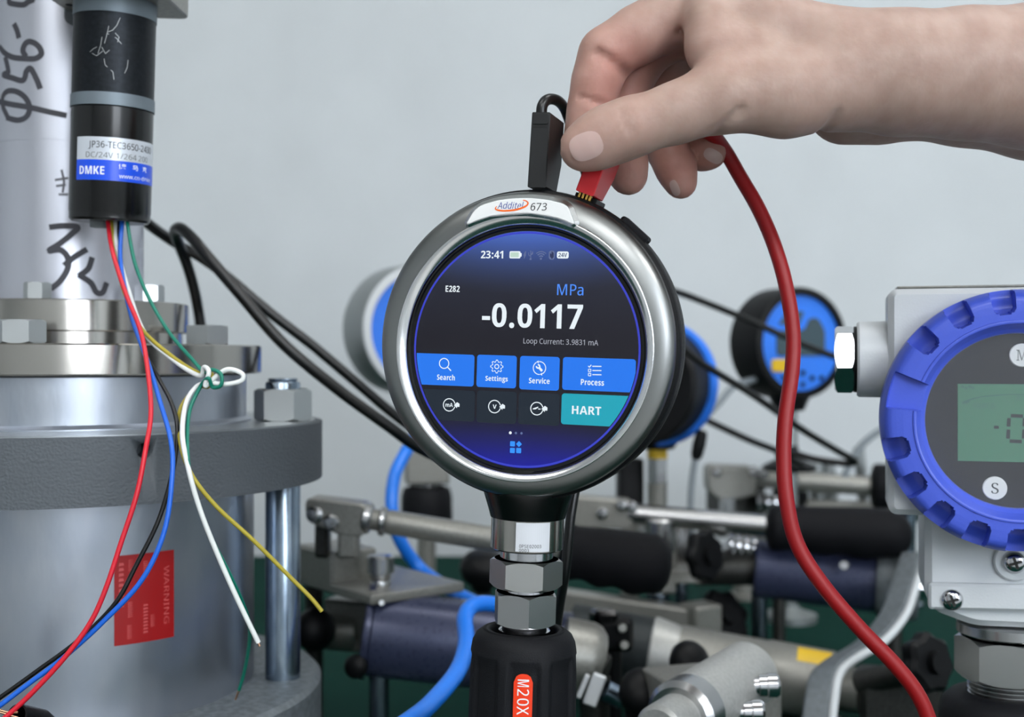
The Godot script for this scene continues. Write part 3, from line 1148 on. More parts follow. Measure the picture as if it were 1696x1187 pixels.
func make_press() -> void:
	var a := press_axis()
	var o := thing("cylinder_press", "tall bare metal cylinder press with flanges, a grey casting and a red label", "press", a)
	var st := upright(a)
	var hy := func(py: float) -> float: return EYE - (py - 593.5) * PD / FOCAL - TABLE      # height over the bench at the axis
	# foot, barrel, casting, upper cylinder
	part("base", Geo.new().lathe([Vector2(0, 0), Vector2(0.128, 0), Vector2(0.13, 0.003), Vector2(0.13, 0.0805), Vector2(0.1275, 0.083), Vector2(0, 0.083)], 128, st), M.cast_light, o, "light grey round foot")
	var barrel := part("barrel", Geo.new().lathe([Vector2(0.0, 0.083), Vector2(0.0945, 0.083), Vector2(0.0945, hy.call(790)), Vector2(0.0, hy.call(790))], 160, st), M.barrel, o, "wide bare metal barrel")
	var hp := hy.call(793.0) as float
	var ht := hy.call(699.0) as float
	var plate := CSGCylinder3D.new()
	plate.name = "casting"
	plate.set_meta("label", "dark grey cast plate with a small round hole")
	plate.radius = 0.1305
	plate.height = ht - hp
	plate.sides = 128
	plate.smooth_faces = true
	plate.material = M.cast_grey
	plate.position.y = (ht + hp) / 2.0
	o.add_child(plate, true)
	var bore := CSGCylinder3D.new()
	bore.operation = CSGShape3D.OPERATION_SUBTRACTION
	bore.radius = 0.0035
	bore.height = 0.03
	bore.sides = 32
	bore.material = M.cast_grey
	var hq := on_round(240, 746, a, 0.1305)
	var ha := hq.x / 0.1305
	bore.transform = Transform3D(Geo.facing(Vector3(sin(ha), 0, cos(ha))), Vector3(sin(ha) * 0.129, hq.y - TABLE - plate.position.y, cos(ha) * 0.129))
	plate.add_child(bore)
	var hc := hy.call(618.0) as float
	part("upper_cylinder", Geo.new().lathe([Vector2(0.0, ht), Vector2(0.0932, ht), Vector2(0.0932, ht + 0.0012), Vector2(0.0906, ht + 0.003), Vector2(0.0906, hc - 0.001), Vector2(0.0895, hc), Vector2(0.0, hc)], 160, st), M.barrel, o)
	part("machined_ring", Geo.new().lathe([Vector2(0.0906, ht), Vector2(0.1265, ht), Vector2(0.1265, ht + 0.0006), Vector2(0.0906, ht + 0.0006)], 128, st), M.machined_top, o, "bright machined top of the casting")
	var h1 := hy.call(572.0) as float
	part("lower_flange", Geo.new().lathe([Vector2(0, hc), Vector2(0.0978, hc), Vector2(0.0985, hc + 0.0007), Vector2(0.0985, h1 - 0.0007), Vector2(0.0978, h1), Vector2(0, h1)], 160, st), M.turned, o, "polished lower flange")
	var h2 := hy.call(552.0) as float
	part("flange_neck", Geo.new().lathe([Vector2(0, h1), Vector2(0.0575, h1), Vector2(0.0575, h2), Vector2(0, h2)], 128, st), M.turned, o)
	var h3 := hy.call(503.5) as float
	part("upper_flange", Geo.new().lathe([Vector2(0, h2), Vector2(0.0602, h2), Vector2(0.0607, h2 + 0.0005), Vector2(0.0607, h3 - 0.0005), Vector2(0.0602, h3), Vector2(0, h3)], 128, st), M.turned, o, "polished upper flange")
	var cr := 0.0378
	var seam := hy.call(252.0) as float
	part("column_lower_tube", Geo.new().lathe([Vector2(0, h3), Vector2(cr - 0.00025, h3), Vector2(cr - 0.00025, seam), Vector2(0, seam)], 128, st), M.tube_metal, o)
	var column := part("column", Geo.new().lathe([Vector2(0, seam), Vector2(cr, seam), Vector2(cr, hy.call(-160)), Vector2(0, hy.call(-160))], 128, st), M.tube_metal, o, "bare metal column with marker writing")
	# marker writing, turned on its side
	var g := Geo.new()
	for stroke in [[[54, 0], [47, 3], [38, 8], [20, 6], [15, 2], [19, -10], [35, -16], [50, -8], [54, 0]], [[24, 41], [28, 50], [31, 61]], [[0, 78], [8, 88], [22, 95], [40, 97], [58, 97], [68, 90], [66, 80], [58, 72], [48, 69], [41, 74], [38, 84], [42, 92]],
		[[9, 96], [12, 108], [14, 120]], [[14, 120], [6, 124], [20, 129], [38, 133], [44, 118], [51, 114], [60, 130], [66, 145]], [[12, 195], [30, 199], [44, 193], [49, 178], [42, 162], [28, 152], [13, 151], [5, 160], [5, 176], [12, 192]], [[-4, 168], [20, 173], [50, 178], [80, 185], [108, 191]]]:
		wrapped_line(stroke, 0.0028, a, cr, g)
	part("marker_writing", g, M.ink, column, "dark marker writing running up the column")
	g = Geo.new()
	for stroke in [[[84, 376], [104, 374], [128, 376], [118, 388], [98, 404], [82, 415], [100, 414], [112, 426], [112, 445], [100, 465], [86, 477]], [[108, 438], [124, 425], [142, 414]], [[152, 428], [146, 445], [132, 456]], [[132, 456], [150, 468], [160, 484], [170, 484], [176, 470]], [[200, 440], [204, 452], [207, 463]]]:
		wrapped_line(stroke, 0.0028, a, cr - 0.00025, g, 0.0002)
	part("marker_writing", g, M.ink, column, "dark marker sign low on the column")
	g = Geo.new()
	for stroke in [[[92, 298], [104, 296], [112, 295]], [[102, 282], [106, 300], [104, 318]], [[94, 308], [108, 306]], [[98, 322], [112, 322]]]:
		wrapped_line(stroke, 0.0011, a, cr - 0.00025, g, 0.0002)
	part("faint_writing", g, M.ink_faint, column)
	# red label on the barrel; its lettering runs up the edge
	var lo := on_round(189, 1072, a, 0.0945)
	var hi := on_round(288, 1052, a, 0.0945)
	var top := on_round(238, 916, a, 0.0945).y
	var lab := part("red_label", wrapped_patch(Vector2(lo.x, on_round(238, 1063, a, 0.0945).y), Vector2(hi.x, top), a, 0.0945, 0.00012), M.label_red, barrel, "red warning label")
	var low := on_round(238, 1063, a, 0.0945).y
	var w := hi.x - lo.x
	var lay := func(q: Vector2) -> Array: return round_point(a, 0.0945, 0.0, Vector2(lo.x + q.y, top - q.x), 0.0002)
	part("lettering", letters("WARNING", "Droid Sans", Vector2((top - low) * 0.50, w * 0.86), (top - low) * 0.66, w * 0.095, lay), M.label_red_text, barrel)
	g = Geo.new()
	for q in [[0.11, 0.42, 0.94], [0.24, 0.06, 0.22], [0.25, 0.3, 0.48], [0.26, 0.82, 0.95], [0.50, 0.1, 0.44], [0.50, 0.72, 0.92], [0.62, 0.16, 0.30]]:
		var x := lo.x + w * float(q[0])
		var seg := 9
		for s in seg:
			var y0 := lerpf(low, top, lerpf(q[1], q[2], float(s) / seg))
			var y1 := lerpf(low, top, lerpf(q[1], q[2], (s + 0.62) / seg))
			var pts := []
			for e in [Vector2(x - 0.0012, y0), Vector2(x + 0.0012, y0 + 0.0003), Vector2(x + 0.0009, y1), Vector2(x - 0.0010, y1)]:
				pts.append(round_point(a, 0.0945, 0.0, e, 0.0002)[0])
			g.flat(pts, round_point(a, 0.0945, 0.0, Vector2(x, y0))[1])
	part("small_print", g, M.label_red_text, barrel)
	# tie rod with its nut
	var rx := (468.5 - 848.0) * 0.625 / FOCAL
	var rod_at := Vector3(rx, TABLE, -0.625)
	var rs := upright(rod_at)
	part("tie_rod", Geo.new().lathe([Vector2(0, 0.07), Vector2(0.0091, 0.07), Vector2(0.0091, ht + 0.020), Vector2(0.0085, ht + 0.021), Vector2(0, ht + 0.021)], 48, rs), M.zinc, o, "bluish zinc plated tie rod")
	g = Geo.new()
	for k in 4:
		g.lathe([Vector2(0.0072, ht + 0.0172 + k * 0.0014), Vector2(0.0079, ht + 0.0179 + k * 0.0014), Vector2(0.0072, ht + 0.0186 + k * 0.0014)], 32, rs, 10.0)
	g.lathe([Vector2(0.0072, ht + 0.0168), Vector2(0.0072, ht + 0.0228), Vector2(0.0, ht + 0.0228)], 32, rs)
	part("threaded_end", g, M.zinc, o)
	part("rod_nut", Geo.new().hexagon(0.0262, 0.0165, Transform3D(Basis(), rod_at + Vector3(0, ht + 0.0090, 0)), deg_to_rad(88)), M.bolt_steel, o, "large hexagon nut on the tie rod")
	# flange bolts
	for b in [[34, 551.5, 0.535, 0.0192, 0.0106, 80.0], [343, 554.5, 0.60, 0.0200, 0.0098, 104.0]]:
		var p := at(b[0], b[1], b[2])
		p.y = TABLE + h1 + b[4] / 2.0
		part("flange_bolt", Geo.new().hexagon(b[3], b[4], Transform3D(Basis(), p), deg_to_rad(b[5])), M.bolt_steel, o, "hexagon bolt head on the lower flange")
	for b in [[62, 482, 0.572, 0.0112, 0.0082, 80.0], [248, 489, 0.60, 0.0125, 0.0086, 70.0]]:
		var p := at(b[0], b[1], b[2])
		p.y = TABLE + h3 + b[4] / 2.0
		part("column_bolt", Geo.new().hexagon(b[3], b[4], Transform3D(Basis(), p), deg_to_rad(b[5])), M.bolt_steel, o, "small bolt head at the foot of the column")
	make_motor()
	make_wires()


func make_motor() -> void:
	var d := 0.552
	var mid := at(184.5, 270, d)
	var b := Basis(Vector3.BACK, deg_to_rad(-2.2)) * Basis(Vector3.RIGHT, deg_to_rad(2.0))
	var o := thing("gear_motor", "black cylindrical gear motor with a blue and silver label, hanging under a metal plate", "motor", mid)
	turned(o, b)
	var s := d / FOCAL
	var hy := func(py: float) -> float: return -(py - 270.0) * s
	var r := 0.0182
	part("motor_can", Geo.new().lathe([Vector2(0, hy.call(368)), Vector2(r - 0.0012, hy.call(368)), Vector2(r - 0.0002, hy.call(364)), Vector2(r - 0.0002, hy.call(354)), Vector2(r, hy.call(352)), Vector2(r, hy.call(186)), Vector2(r - 0.0008, hy.call(184)), Vector2(0, hy.call(184))], 96), M.black_gloss, o, "glossy black motor can")
	part("lower_ring", Geo.new().lathe([Vector2(0, hy.call(184)), Vector2(r + 0.0004, hy.call(184)), Vector2(r + 0.0004, hy.call(164)), Vector2(0, hy.call(164))], 96), M.motor_ring, o, "grey ring")
	var gear := part("gearbox", Geo.new().lathe([Vector2(0, hy.call(164)), Vector2(r, hy.call(164)), Vector2(r, hy.call(36)), Vector2(0, hy.call(36))], 96), M.motor_gear, o, "dark grey scratched gearbox")
	part("upper_ring", Geo.new().lathe([Vector2(0, hy.call(36)), Vector2(r + 0.0003, hy.call(36)), Vector2(r + 0.0003, hy.call(8)), Vector2(0, hy.call(8))], 96), M.motor_ring, o, "light grey ring")
	# scratches on the gearbox
	var g := Geo.new()
	var lay := func(q: Vector2, lift: float) -> Vector3:
		var an := (q.x - 184.5) * s / r + deg_to_rad(18.0)
		return Vector3(sin(an), 0, cos(an)) * (r + lift) + Vector3(0, hy.call(q.y), 0)
	for line in [[[193, 45], [188, 58], [182, 66], [174, 70]], [[174, 72], [188, 78], [196, 86]], [[146, 102], [152, 97], [158, 94]], [[160, 104], [164, 92], [166, 78]], [[166, 94], [172, 104], [178, 98]], [[170, 112], [172, 122], [184, 132], [186, 144]], [[202, 132], [206, 122], [207, 110]], [[186, 70], [192, 76], [190, 84]], [[150, 104], [158, 108], [168, 100]], [[176, 60], [173, 76], [170, 88]]]:
		for k in line.size() - 1:
			var p0 := Vector2(line[k][0], line[k][1])
			var p1 := Vector2(line[k + 1][0], line[k + 1][1])
			var dd := (p1 - p0).normalized().orthogonal() * 0.5
			g.flat([lay.call(p0 - dd, 0.00006), lay.call(p1 - dd, 0.00006), lay.call(p1 + dd, 0.00006), lay.call(p0 + dd, 0.00006)], Vector3(0, 0, 1))
	part("scratches", g, M.scratch, gear, "pale scratches")
	# label
	var a0 := deg_to_rad(-35.0)
	var zero := Vector3.ZERO
	var can: Node3D = o.get_node("motor_can")
	var band := func(y0: float, y1: float, lift: float) -> Geo:
		var gg := Geo.new()
		for k in 24:
			var first := gg.v.size()
			for e in [[k, y0], [k + 1, y0], [k + 1, y1], [k, y1]]:
				var an := lerpf(a0, deg_to_rad(118.0), float(e[0]) / 24.0)
				gg.add(Vector3(sin(an), 0, cos(an)) * (r + lift) + Vector3(0, hy.call(e[1]), 0), Vector3(sin(an), 0, cos(an)))
			gg.quad(first, first + 1, first + 2, first + 3)
		return gg
	part("silver_label", band.call(305.0, 236.0, 0.00008), M.label_silver, can, "silver part of the label")
	part("blue_label", band.call(305.0, 272.5, 0.00014), M.label_blue, can, "blue part of the label")
	var ink := func(q: Vector2) -> Array:
		var an := a0 + q.x / r
		var dd := Vector3(sin(an), 0, cos(an))
		return [dd * (r + 0.0002) + Vector3(0, hy.call(q.y), 0), dd]
	var flip := func(q: Vector2) -> Array: return ink.call(Vector2(q.x, q.y))
	for w in [["JP36-TEC3650-2430", 0.0226, 249.5, 0.0318, 13.0, M.print_black], ["DC/24V 1/264 200", 0.0205, 265.0, 0.0300, 9.0, M.print_grey], ["DMKE", 0.0082, 289.5, 0.0120, 13.0, M.print_white], ["www.cn-dmke", 0.0295, 296.5, 0.0180, 7.0, M.print_white]]:
		var up := func(q: Vector2) -> Array: return ink.call(Vector2(q.x, w[2] - q.y))
		part("lettering", letters(w[0], "Droid Sans", Vector2(w[1], 0), w[3], w[4], up, 0.0, w[0] == "DMKE"), w[5], can)
	g = Geo.new()
	for sign in [[0.0220, [[[-1.2, 4], [-1.6, 1]], [[-1.3, 2], [-1.3, -4]], [[-0.5, 3], [1.5, 3]], [[0.5, 4.5], [0.5, 2]], [[-0.4, 1], [1.4, 1]], [[-0.5, -1.6], [-0.6, -3.4]], [[0.3, -1.4], [1.2, -3.4]]]], [0.0280, [[[-1.2, 3.6], [0.9, 3.6], [0.8, 1]], [[-0.9, 3], [-1.0, 0.8], [1.3, 0.8], [1.1, -3.6], [0.4, -3.6]], [[-1.4, -1.4], [0.5, -1.4]]]], [0.0336, [[[-1.4, 3], [1.4, 3]], [[0, 4.6], [0, 1.6]], [[-0.9, 1.4], [0.9, 1.4], [0.9, -0.6], [-0.9, -0.6], [-0.9, 1.4]], [[-0.4, -0.8], [-1.3, -3.8]], [[0.4, -0.8], [0.5, -3.6], [1.5, -3.4]]]]]:
		for stroke in sign[1]:
			for k in stroke.size() - 1:
				var e0 := Vector2(sign[0] + stroke[k][0] * 0.001, 281.5 - stroke[k][1])
				var e1 := Vector2(sign[0] + stroke[k + 1][0] * 0.001, 281.5 - stroke[k + 1][1])
				var wx := Vector2(0.00016, 0.0) if absf(e1.y - e0.y) > 1.2 else Vector2(0.0, 0.55)
				g.flat([ink.call(e0 - wx)[0], ink.call(e1 - wx)[0], ink.call(e1 + wx)[0], ink.call(e0 + wx)[0]], ink.call(e0)[1])
	part("lettering", g, M.print_white, can)
	# socket for the wires
	part("wire_socket", Geo.new().extrude(rounded(0.0062, 0.0045, 0.0006, Vector2((167 - 184.5) * s, hy.call(370))), -0.002, 0.004, 0.0004), M.print_grey, o)
	# mounting plate above
	var pl := soften([Vector2(-0.0295, 0.026), Vector2(-0.0295, -0.022), Vector2(-0.021, -0.032), Vector2(0.0275, -0.032), Vector2(0.0275, 0.026)], 0.006)
	var t0: float = hy.call(8)
	part("mounting_plate", Geo.new().extrude(pl, 0.0, 0.012, 0.0006, Transform3D(Basis(Vector3(1, 0, 0), Vector3(0, 0, -1), Vector3(0, 1, 0)), Vector3(0, t0, 0))), M.steel_dull, o, "thick metal mounting plate")
	part("side_bracket", Geo.new().extrude(soften([Vector2(-0.0300, t0 - 0.0062), Vector2(-0.0150, t0 - 0.0085), Vector2(-0.0150, t0 + 0.006), Vector2(-0.0300, t0 + 0.006)], 0.004), -0.034, -0.016, 0.0008), M.cast_grey, o, "dark bracket corner beside the gearbox")
	for q in [[-0.0235, -0.006], [0.0235, 0.013]]:
		part("plate_hole", Geo.new().lathe([Vector2(0, t0 - 0.0002), Vector2(0.0018, t0 - 0.0002), Vector2(0.0018, t0 + 0.004)], 24, upright(Vector3(q[0], 0, q[1]))), M.hole, o)
	part("hanger", Geo.new().extrude(rounded(0.05, 0.05, 0.004), 0.0, 0.09, 0.001, Transform3D(Basis(Vector3(1, 0, 0), Vector3(0, 0, -1), Vector3(0, 1, 0)), Vector3(-0.012, t0 + 0.012, -0.005))), M.steel_dull, o)


func wire(called: String, label: String, category: String, pts: Array, r: float, m: Material, group := "", seg := 10) -> Node3D:
	var q := []
	for p in pts:
		q.append(at(p[0], p[1], p[2]))
	var path := curve(q, 8)
	var low := path[0]
	for p in path:
		if p.y < low.y:
			low = p
	var o := thing(called, label, category, low, group)
	part("sheath", Geo.new().tube(path, r, seg), m, o)
	return o


func make_wires() -> void:
	var g := "thin wires hanging from the motor"
	var r := 0.00095
	wire("wire", "thin red wire sweeping from the motor down to the lower corner", "wire", [[178, 358, 0.548], [183, 400, 0.543], [193, 440, 0.537], [210, 490, 0.53], [232, 545, 0.52], [243, 600, 0.51], [250, 680, 0.495], [241, 745, 0.483], [226, 820, 0.478], [200, 900, 0.475], [175, 975, 0.472], [150, 1030, 0.47], [110, 1085, 0.467], [60, 1140, 0.464], [20, 1178, 0.462], [-12, 1205, 0.46]], 0.00102, M.wire_red, g)
	wire("wire", "thin blue wire curving across the red label", "wire", [[203, 360, 0.548], [199, 420, 0.543], [205, 470, 0.537], [220, 530, 0.528], [245, 600, 0.515], [265, 665, 0.502], [283, 730, 0.488], [285, 790, 0.481], [272, 880, 0.477], [235, 960, 0.474], [170, 1030, 0.472], [100, 1093, 0.47], [50, 1130, 0.468], [0, 1168, 0.466], [-20, 1182, 0.466]], 0.00102, M.wire_blue, g)
	wire("wire", "thin black wire hanging beside the blue wire", "wire", [[196, 360, 0.552], [200, 440, 0.548], [216, 520, 0.537], [240, 585, 0.522], [262, 625, 0.512], [285, 670, 0.504], [294, 715, 0.496], [286, 780, 0.488], [263, 860, 0.484], [226, 935, 0.481], [190, 1000, 0.478], [130, 1060, 0.476], [60, 1112, 0.474], [0, 1155, 0.472], [-20, 1168, 0.472]], r, M.wire_black, g)
	# the three wires that share a knot
	var y := wire("wire", "thin yellow wire ending in the air beside the zinc tie rod", "wire", [[184, 360, 0.55], [190, 420, 0.545], [208, 490, 0.538], [235, 545, 0.53], [285, 590, 0.52], [330, 618, 0.512], [343, 612, 0.508], [352, 624, 0.506], [345, 640, 0.508], [330, 640, 0.512], [312, 656, 0.51], [297, 685, 0.506], [300, 740, 0.49], [320, 790, 0.487], [360, 840, 0.49], [420, 895, 0.495], [480, 955, 0.50], [515, 990, 0.502], [533, 1012, 0.503]], 0.0009, M.wire_yellow, g)
	y.set_meta("label", "thin yellow wire ending in the air beyond the zinc tie rod")
	var w := wire("wire", "thin white wire with a loop standing out from the knot", "wire", [[191, 360, 0.552], [192, 400, 0.547], [212, 478, 0.539], [240, 552, 0.53], [290, 598, 0.519], [330, 622, 0.51], [338, 608, 0.507], [346, 616, 0.504], [340, 638, 0.505], [348, 632, 0.505], [375, 612, 0.505], [400, 618, 0.505], [400, 630, 0.505], [375, 636, 0.505], [348, 634, 0.506], [326, 640, 0.509], [308, 668, 0.505], [302, 720, 0.491], [313, 780, 0.485], [330, 840, 0.486], [355, 905, 0.488], [390, 985, 0.49], [428, 1064, 0.492]], 0.00105, M.wire_white, g)
	part("bare_end", Geo.new().tube(PackedVector3Array([at(427.5, 1063, 0.492), at(430, 1070, 0.492)]), 0.0005, 8), M.copper, w)
	var n := wire("wire", "thin green wire hanging lowest beside the barrel's edge", "wire", [[210, 362, 0.546], [222, 430, 0.541], [245, 490, 0.535], [280, 550, 0.526], [320, 597, 0.514], [338, 616, 0.509], [352, 612, 0.505], [366, 620, 0.503], [366, 638, 0.503], [352, 641, 0.505], [345, 626, 0.503], [332, 640, 0.507], [313, 685, 0.503], [311, 755, 0.487], [320, 810, 0.486], [345, 880, 0.488], [385, 960, 0.495], [410, 1020, 0.51], [413, 1060, 0.53], [405, 1110, 0.546], [396, 1142, 0.552]], 0.00085, M.wire_green, g)
	part("bare_end", Geo.new().tube(PackedVector3Array([at(396.4, 1141, 0.552), at(390, 1158, 0.553)]), 0.0005, 8), M.copper, n)
	# sleeve in the lower corner with its leads
	var s := thing("heat_shrink_sleeve", "black shrink sleeve with bare copper leads in the lower left corner", "sleeve", at(60, 1200, 0.47))
	var a := at(28, 1184, 0.462)
	var b := at(125, 1204, 0.50)
	part("sheath", Geo.new().rod(a, b, [Vector2(0.0036, 0.0), Vector2(0.0043, 0.0), Vector2(0.0044, 0.003), Vector2(0.0043, 0.017), Vector2(0.0028, 0.0225), Vector2(0, 0.0235)], 32), M.black_matt, s)
	for q in [[[-10, 1172], [12, 1179], [30, 1179]], [[-10, 1176], [16, 1184], [30, 1188]]]:
		var pts := []
		for p in q:
			pts.append(at(p[0], p[1], 0.462))
		part("copper_lead", Geo.new().tube(curve(pts, 4), 0.0005, 8), M.copper, s)


func make_cables() -> void:
	var g := "thick black cables behind the press"
	wire("black_cable", "thick black cable looping up from the flange bolt, then running down behind the gauge", "cable", [[336, 640, 0.74], [334, 560, 0.74], [326, 500, 0.735], [313, 448, 0.72], [297, 405, 0.70], [290, 384, 0.684], [299, 378, 0.672], [320, 396, 0.664], [345, 426, 0.66], [400, 490, 0.66], [470, 570, 0.66], [560, 645, 0.665], [640, 703, 0.67], [695, 742, 0.68], [760, 770, 0.69], [840, 800, 0.70]], 0.0033, M.cable_black, g, 16)
	wire("black_cable", "thick black cable coming from behind the motor, the upper of the two behind the gauge", "cable", [[215, 342, 0.67], [250, 374, 0.69], [292, 403, 0.71], [332, 426, 0.72], [375, 457, 0.725], [450, 520, 0.73], [520, 574, 0.735], [590, 633, 0.74], [660, 692, 0.75], [730, 740, 0.76], [800, 770, 0.78]], 0.0032, M.cable_black, g, 16)
	g = "thin black cables by the back wall"
	wire("signal_cable", "thin black cable crossing in front of the rear gauge's blue face", "cable", [[1100, 478, 1.0], [1140, 490, 1.01], [1240, 530, 1.03], [1320, 566, 1.04], [1400, 597, 1.05], [1480, 625, 1.06]], 0.0030, M.cable_black, g, 12)
	wire("signal_cable", "thin black cable folding back on itself under the hexagon plug", "cable", [[1105, 545, 0.93], [1150, 592, 0.94], [1250, 656, 0.96], [1330, 712, 0.98], [1390, 748, 1.0], [1415, 763, 1.01], [1400, 767, 1.015], [1350, 760, 1.02], [1312, 750, 1.03], [1286, 752, 1.04]], 0.0030, M.cable_black, g, 12)
	wire("signal_cable", "thin black cable ending behind the red lead, lowest by the wall", "cable", [[1150, 684, 1.05], [1180, 700, 1.05], [1240, 728, 1.06], [1290, 748, 1.07], [1330, 770, 1.08]], 0.0030, M.cable_black, g, 12)
	wire("grey_cable", "pale grey cable rising beside the blue rimmed gauge", "cable", [[1168, 690, 1.08], [1190, 668, 1.09], [1215, 640, 1.1], [1250, 628, 1.12]], 0.0032, M.cable_grey, "", 12)
	wire("grey_cable", "pale grey cable arching towards the blue cover ring", "cable", [[1398, 790, 1.1], [1412, 760, 1.1], [1432, 732, 1.1], [1470, 706, 1.1], [1520, 690, 1.1]], 0.0034, M.cable_grey, "", 12)
	var u := thing("charging_cable", "grey cable with a black moulded plug hanging under the blue rimmed gauge", "cable", at(1145, 862, 0.98))
	part("moulded_plug", Geo.new().rod(at(1163, 712, 0.98), at(1152, 762, 0.98), [Vector2(0.0, 0.0), Vector2(0.003, 0.0), Vector2(0.0048, 0.002), Vector2(0.0056, 0.012), Vector2(0.005, 0.021), Vector2(0.003, 0.025), Vector2(0, 0.025)], 20), M.black_matt, u)
	part("sheath", Geo.new().tube(curve([at(1152, 758, 0.98), at(1147, 790, 0.98), at(1144, 830, 0.98), at(1145, 880, 0.98), at(1150, 940, 0.98)], 6), 0.0028, 12), M.cable_grey, u)
	wire("air_hose", "bright blue air hose curving down behind the nearest pump's lever", "hose", [[690, 720, 0.87], [670, 752, 0.86], [653, 790, 0.845], [649, 845, 0.835], [662, 893, 0.835], [690, 935, 0.84], [715, 957, 0.83], [745, 976, 0.805], [770, 990, 0.785], [800, 1004, 0.775], [830, 1016, 0.77]], 0.0047, M.hose_blue, "", 20)
	wire("air_hose", "bright blue air hose bending down to the lower edge in front", "hose", [[850, 1010, 0.66], [815, 1000, 0.655], [785, 1002, 0.645], [770, 1022, 0.635], [772, 1065, 0.615], [757, 1112, 0.59], [715, 1163, 0.56], [680, 1192, 0.54], [620, 1232, 0.52]], 0.0044, M.hose_blue, "", 20)


# ---------------------------------------------------------------- plugs and test leads
func plug_frame(ang: float, rise: float) -> Transform3D:
	var c := gauge_axes * Basis(Vector3.BACK, -ang)
	var p := gauge_mid + gauge_axes * Vector3(sin(ang) * (0.0604 + rise), cos(ang) * (0.0604 + rise) + 0.0019, -0.0105)
	return Transform3D(c, p)


func plug_shape(h: float) -> Geo:
	# seen from its side: deep at the top, tapering to the socket
	var g := Geo.new()
	var side := PackedVector2Array([Vector2(-0.0085, 0), Vector2(0.0075, 0), Vector2(0.0075, h), Vector2(-0.0135, h), Vector2(-0.0135, h * 0.4)])
	return g.extrude(side, -0.0037, 0.0037, 0.0004, Transform3D(Basis(Vector3(0, 0, 1), Vector3(0, 1, 0), Vector3(-1, 0, 0)), Vector3.ZERO))


func make_leads() -> void:
	# black lead
	var t := plug_frame(deg_to_rad(1.9), 0.0)
	var o := thing("black_test_lead", "black test lead with a box shaped plug standing on top of the gauge", "test lead", t.origin)
	turned(o, t.basis)
	var h := 0.0288
	var body := part("plug", plug_shape(h), M.plug_black, o, "box shaped black plug")
	part("grip_lip", Geo.new().extrude(rounded(0.0062, 0.0042, 0.0006, Vector2(0, h - 0.0026)), 0.0070, 0.0079, 0.0002), M.plug_black, body)
	part("groove", Geo.new().extrude(rounded(0.0056, 0.0007, 0.0002, Vector2(0, h - 0.0056)), 0.0070, 0.00758, 0.00004), M.hole, body)
	var pts := []
	for p in [[897, 196, 0.472], [898, 176, 0.472], [907, 165, 0.474], [922, 166, 0.478], [934, 178, 0.484], [943, 200, 0.49], [962, 260, 0.515], [990, 380, 0.535], [985, 600, 0.54], [962, 760, 0.53], [946, 850, 0.525], [937, 940, 0.525], [926, 1010, 0.53], [915, 1100, 0.535], [905, 1250, 0.54]]:
		pts.append(t.affine_inverse() * at(p[0], p[1], p[2]))
	part("cable", Geo.new().tube(curve(pts, 8), 0.0022, 14), M.cable_black, o, "black cable running down behind the gauge")
	# red lead
	t = plug_frame(deg_to_rad(19.8), 0.0012)
	o = thing("red_test_lead", "red test lead whose plug the fingers press into the gauge", "test lead", t.origin)
	turned(o, t.basis)
	part("plug", plug_shape(0.024), M.red_plastic, o, "box shaped red plug")
	for x in [-0.0022, -0.0007, 0.0008, 0.0022]:
		part("contact", Geo.new().extrude(rounded(0.0009, 0.003, 0.0002, Vector2(x, -0.0006)), 0.0035, 0.0056, 0.0002), M.gold, o, "gold contact")
	part("socket", Geo.new().extrude(rounded(0.009, 0.0022, 0.0004, Vector2(0, -0.0014)), -0.0115, 0.0030, 0.0003), M.black_matt, o, "black rim of the socket")
	pts = [Vector3(0, 0.020, -0.006), Vector3(0.001, 0.0285, -0.008)]
	for p in [[1030, 215, 0.487], [1090, 205, 0.494], [1150, 213, 0.497], [1178, 222, 0.500], [1201, 250, 0.507], [1226, 293, 0.507], [1256, 345, 0.503], [1282, 405, 0.498], [1301, 470, 0.493], [1313, 545, 0.488], [1312, 610, 0.484], [1301, 690, 0.480], [1298, 760, 0.478], [1303, 830, 0.476], [1320, 900, 0.475], [1360, 965, 0.474], [1420, 1036, 0.474], [1480, 1098, 0.474], [1517, 1145, 0.474], [1538, 1190, 0.474], [1550, 1240, 0.474], [1556, 1320, 0.476]]:
		pts.append(t.affine_inverse() * at(p[0], p[1], p[2]))
	part("cable", Geo.new().tube(curve(pts, 8), 0.0031, 18), M.red_cable, o, "red cable curving down past the transmitter")


# ---------------------------------------------------------------- the hand
# bones: [point, radius, point, radius, family]; family 0 is palm and arm, 1 to 5 are thumb and fingers
var bones := []
const BLEND := 0.0024


func bone(a: Array, ra: float, b: Array, rb: float, fam: int) -> void:
	bones.append([at(a[0], a[1], a[2]), ra * 0.001, at(b[0], b[1], b[2]), rb * 0.001, fam])


func chain(fam: int, list: Array) -> void:
	for k in list.size() - 1:
		bone(list[k], list[k][3], list[k + 1], list[k + 1][3], fam)


func capsule(p: Vector3, b: Array) -> float:
	var ab: Vector3 = b[2] - b[0]
	var h := clampf((p - b[0]).dot(ab) / ab.length_squared(), 0.0, 1.0)
	return (p - b[0] - ab * h).length() - lerpf(b[1], b[3], h)


func flesh(p: Vector3) -> float:
	var s := PackedFloat32Array([0, 0, 0, 0, 0, 0])
	for b in bones:
		s[b[4]] += exp(-clampf(capsule(p, b), -0.04, 0.05) / BLEND)
	var m := 0.0
	for k in range(1, 6):
		m = maxf(m, s[k])
	return -log(s[0] + m + 1e-12) * BLEND + creases(p)


var folds := []      # [points, width, depth]


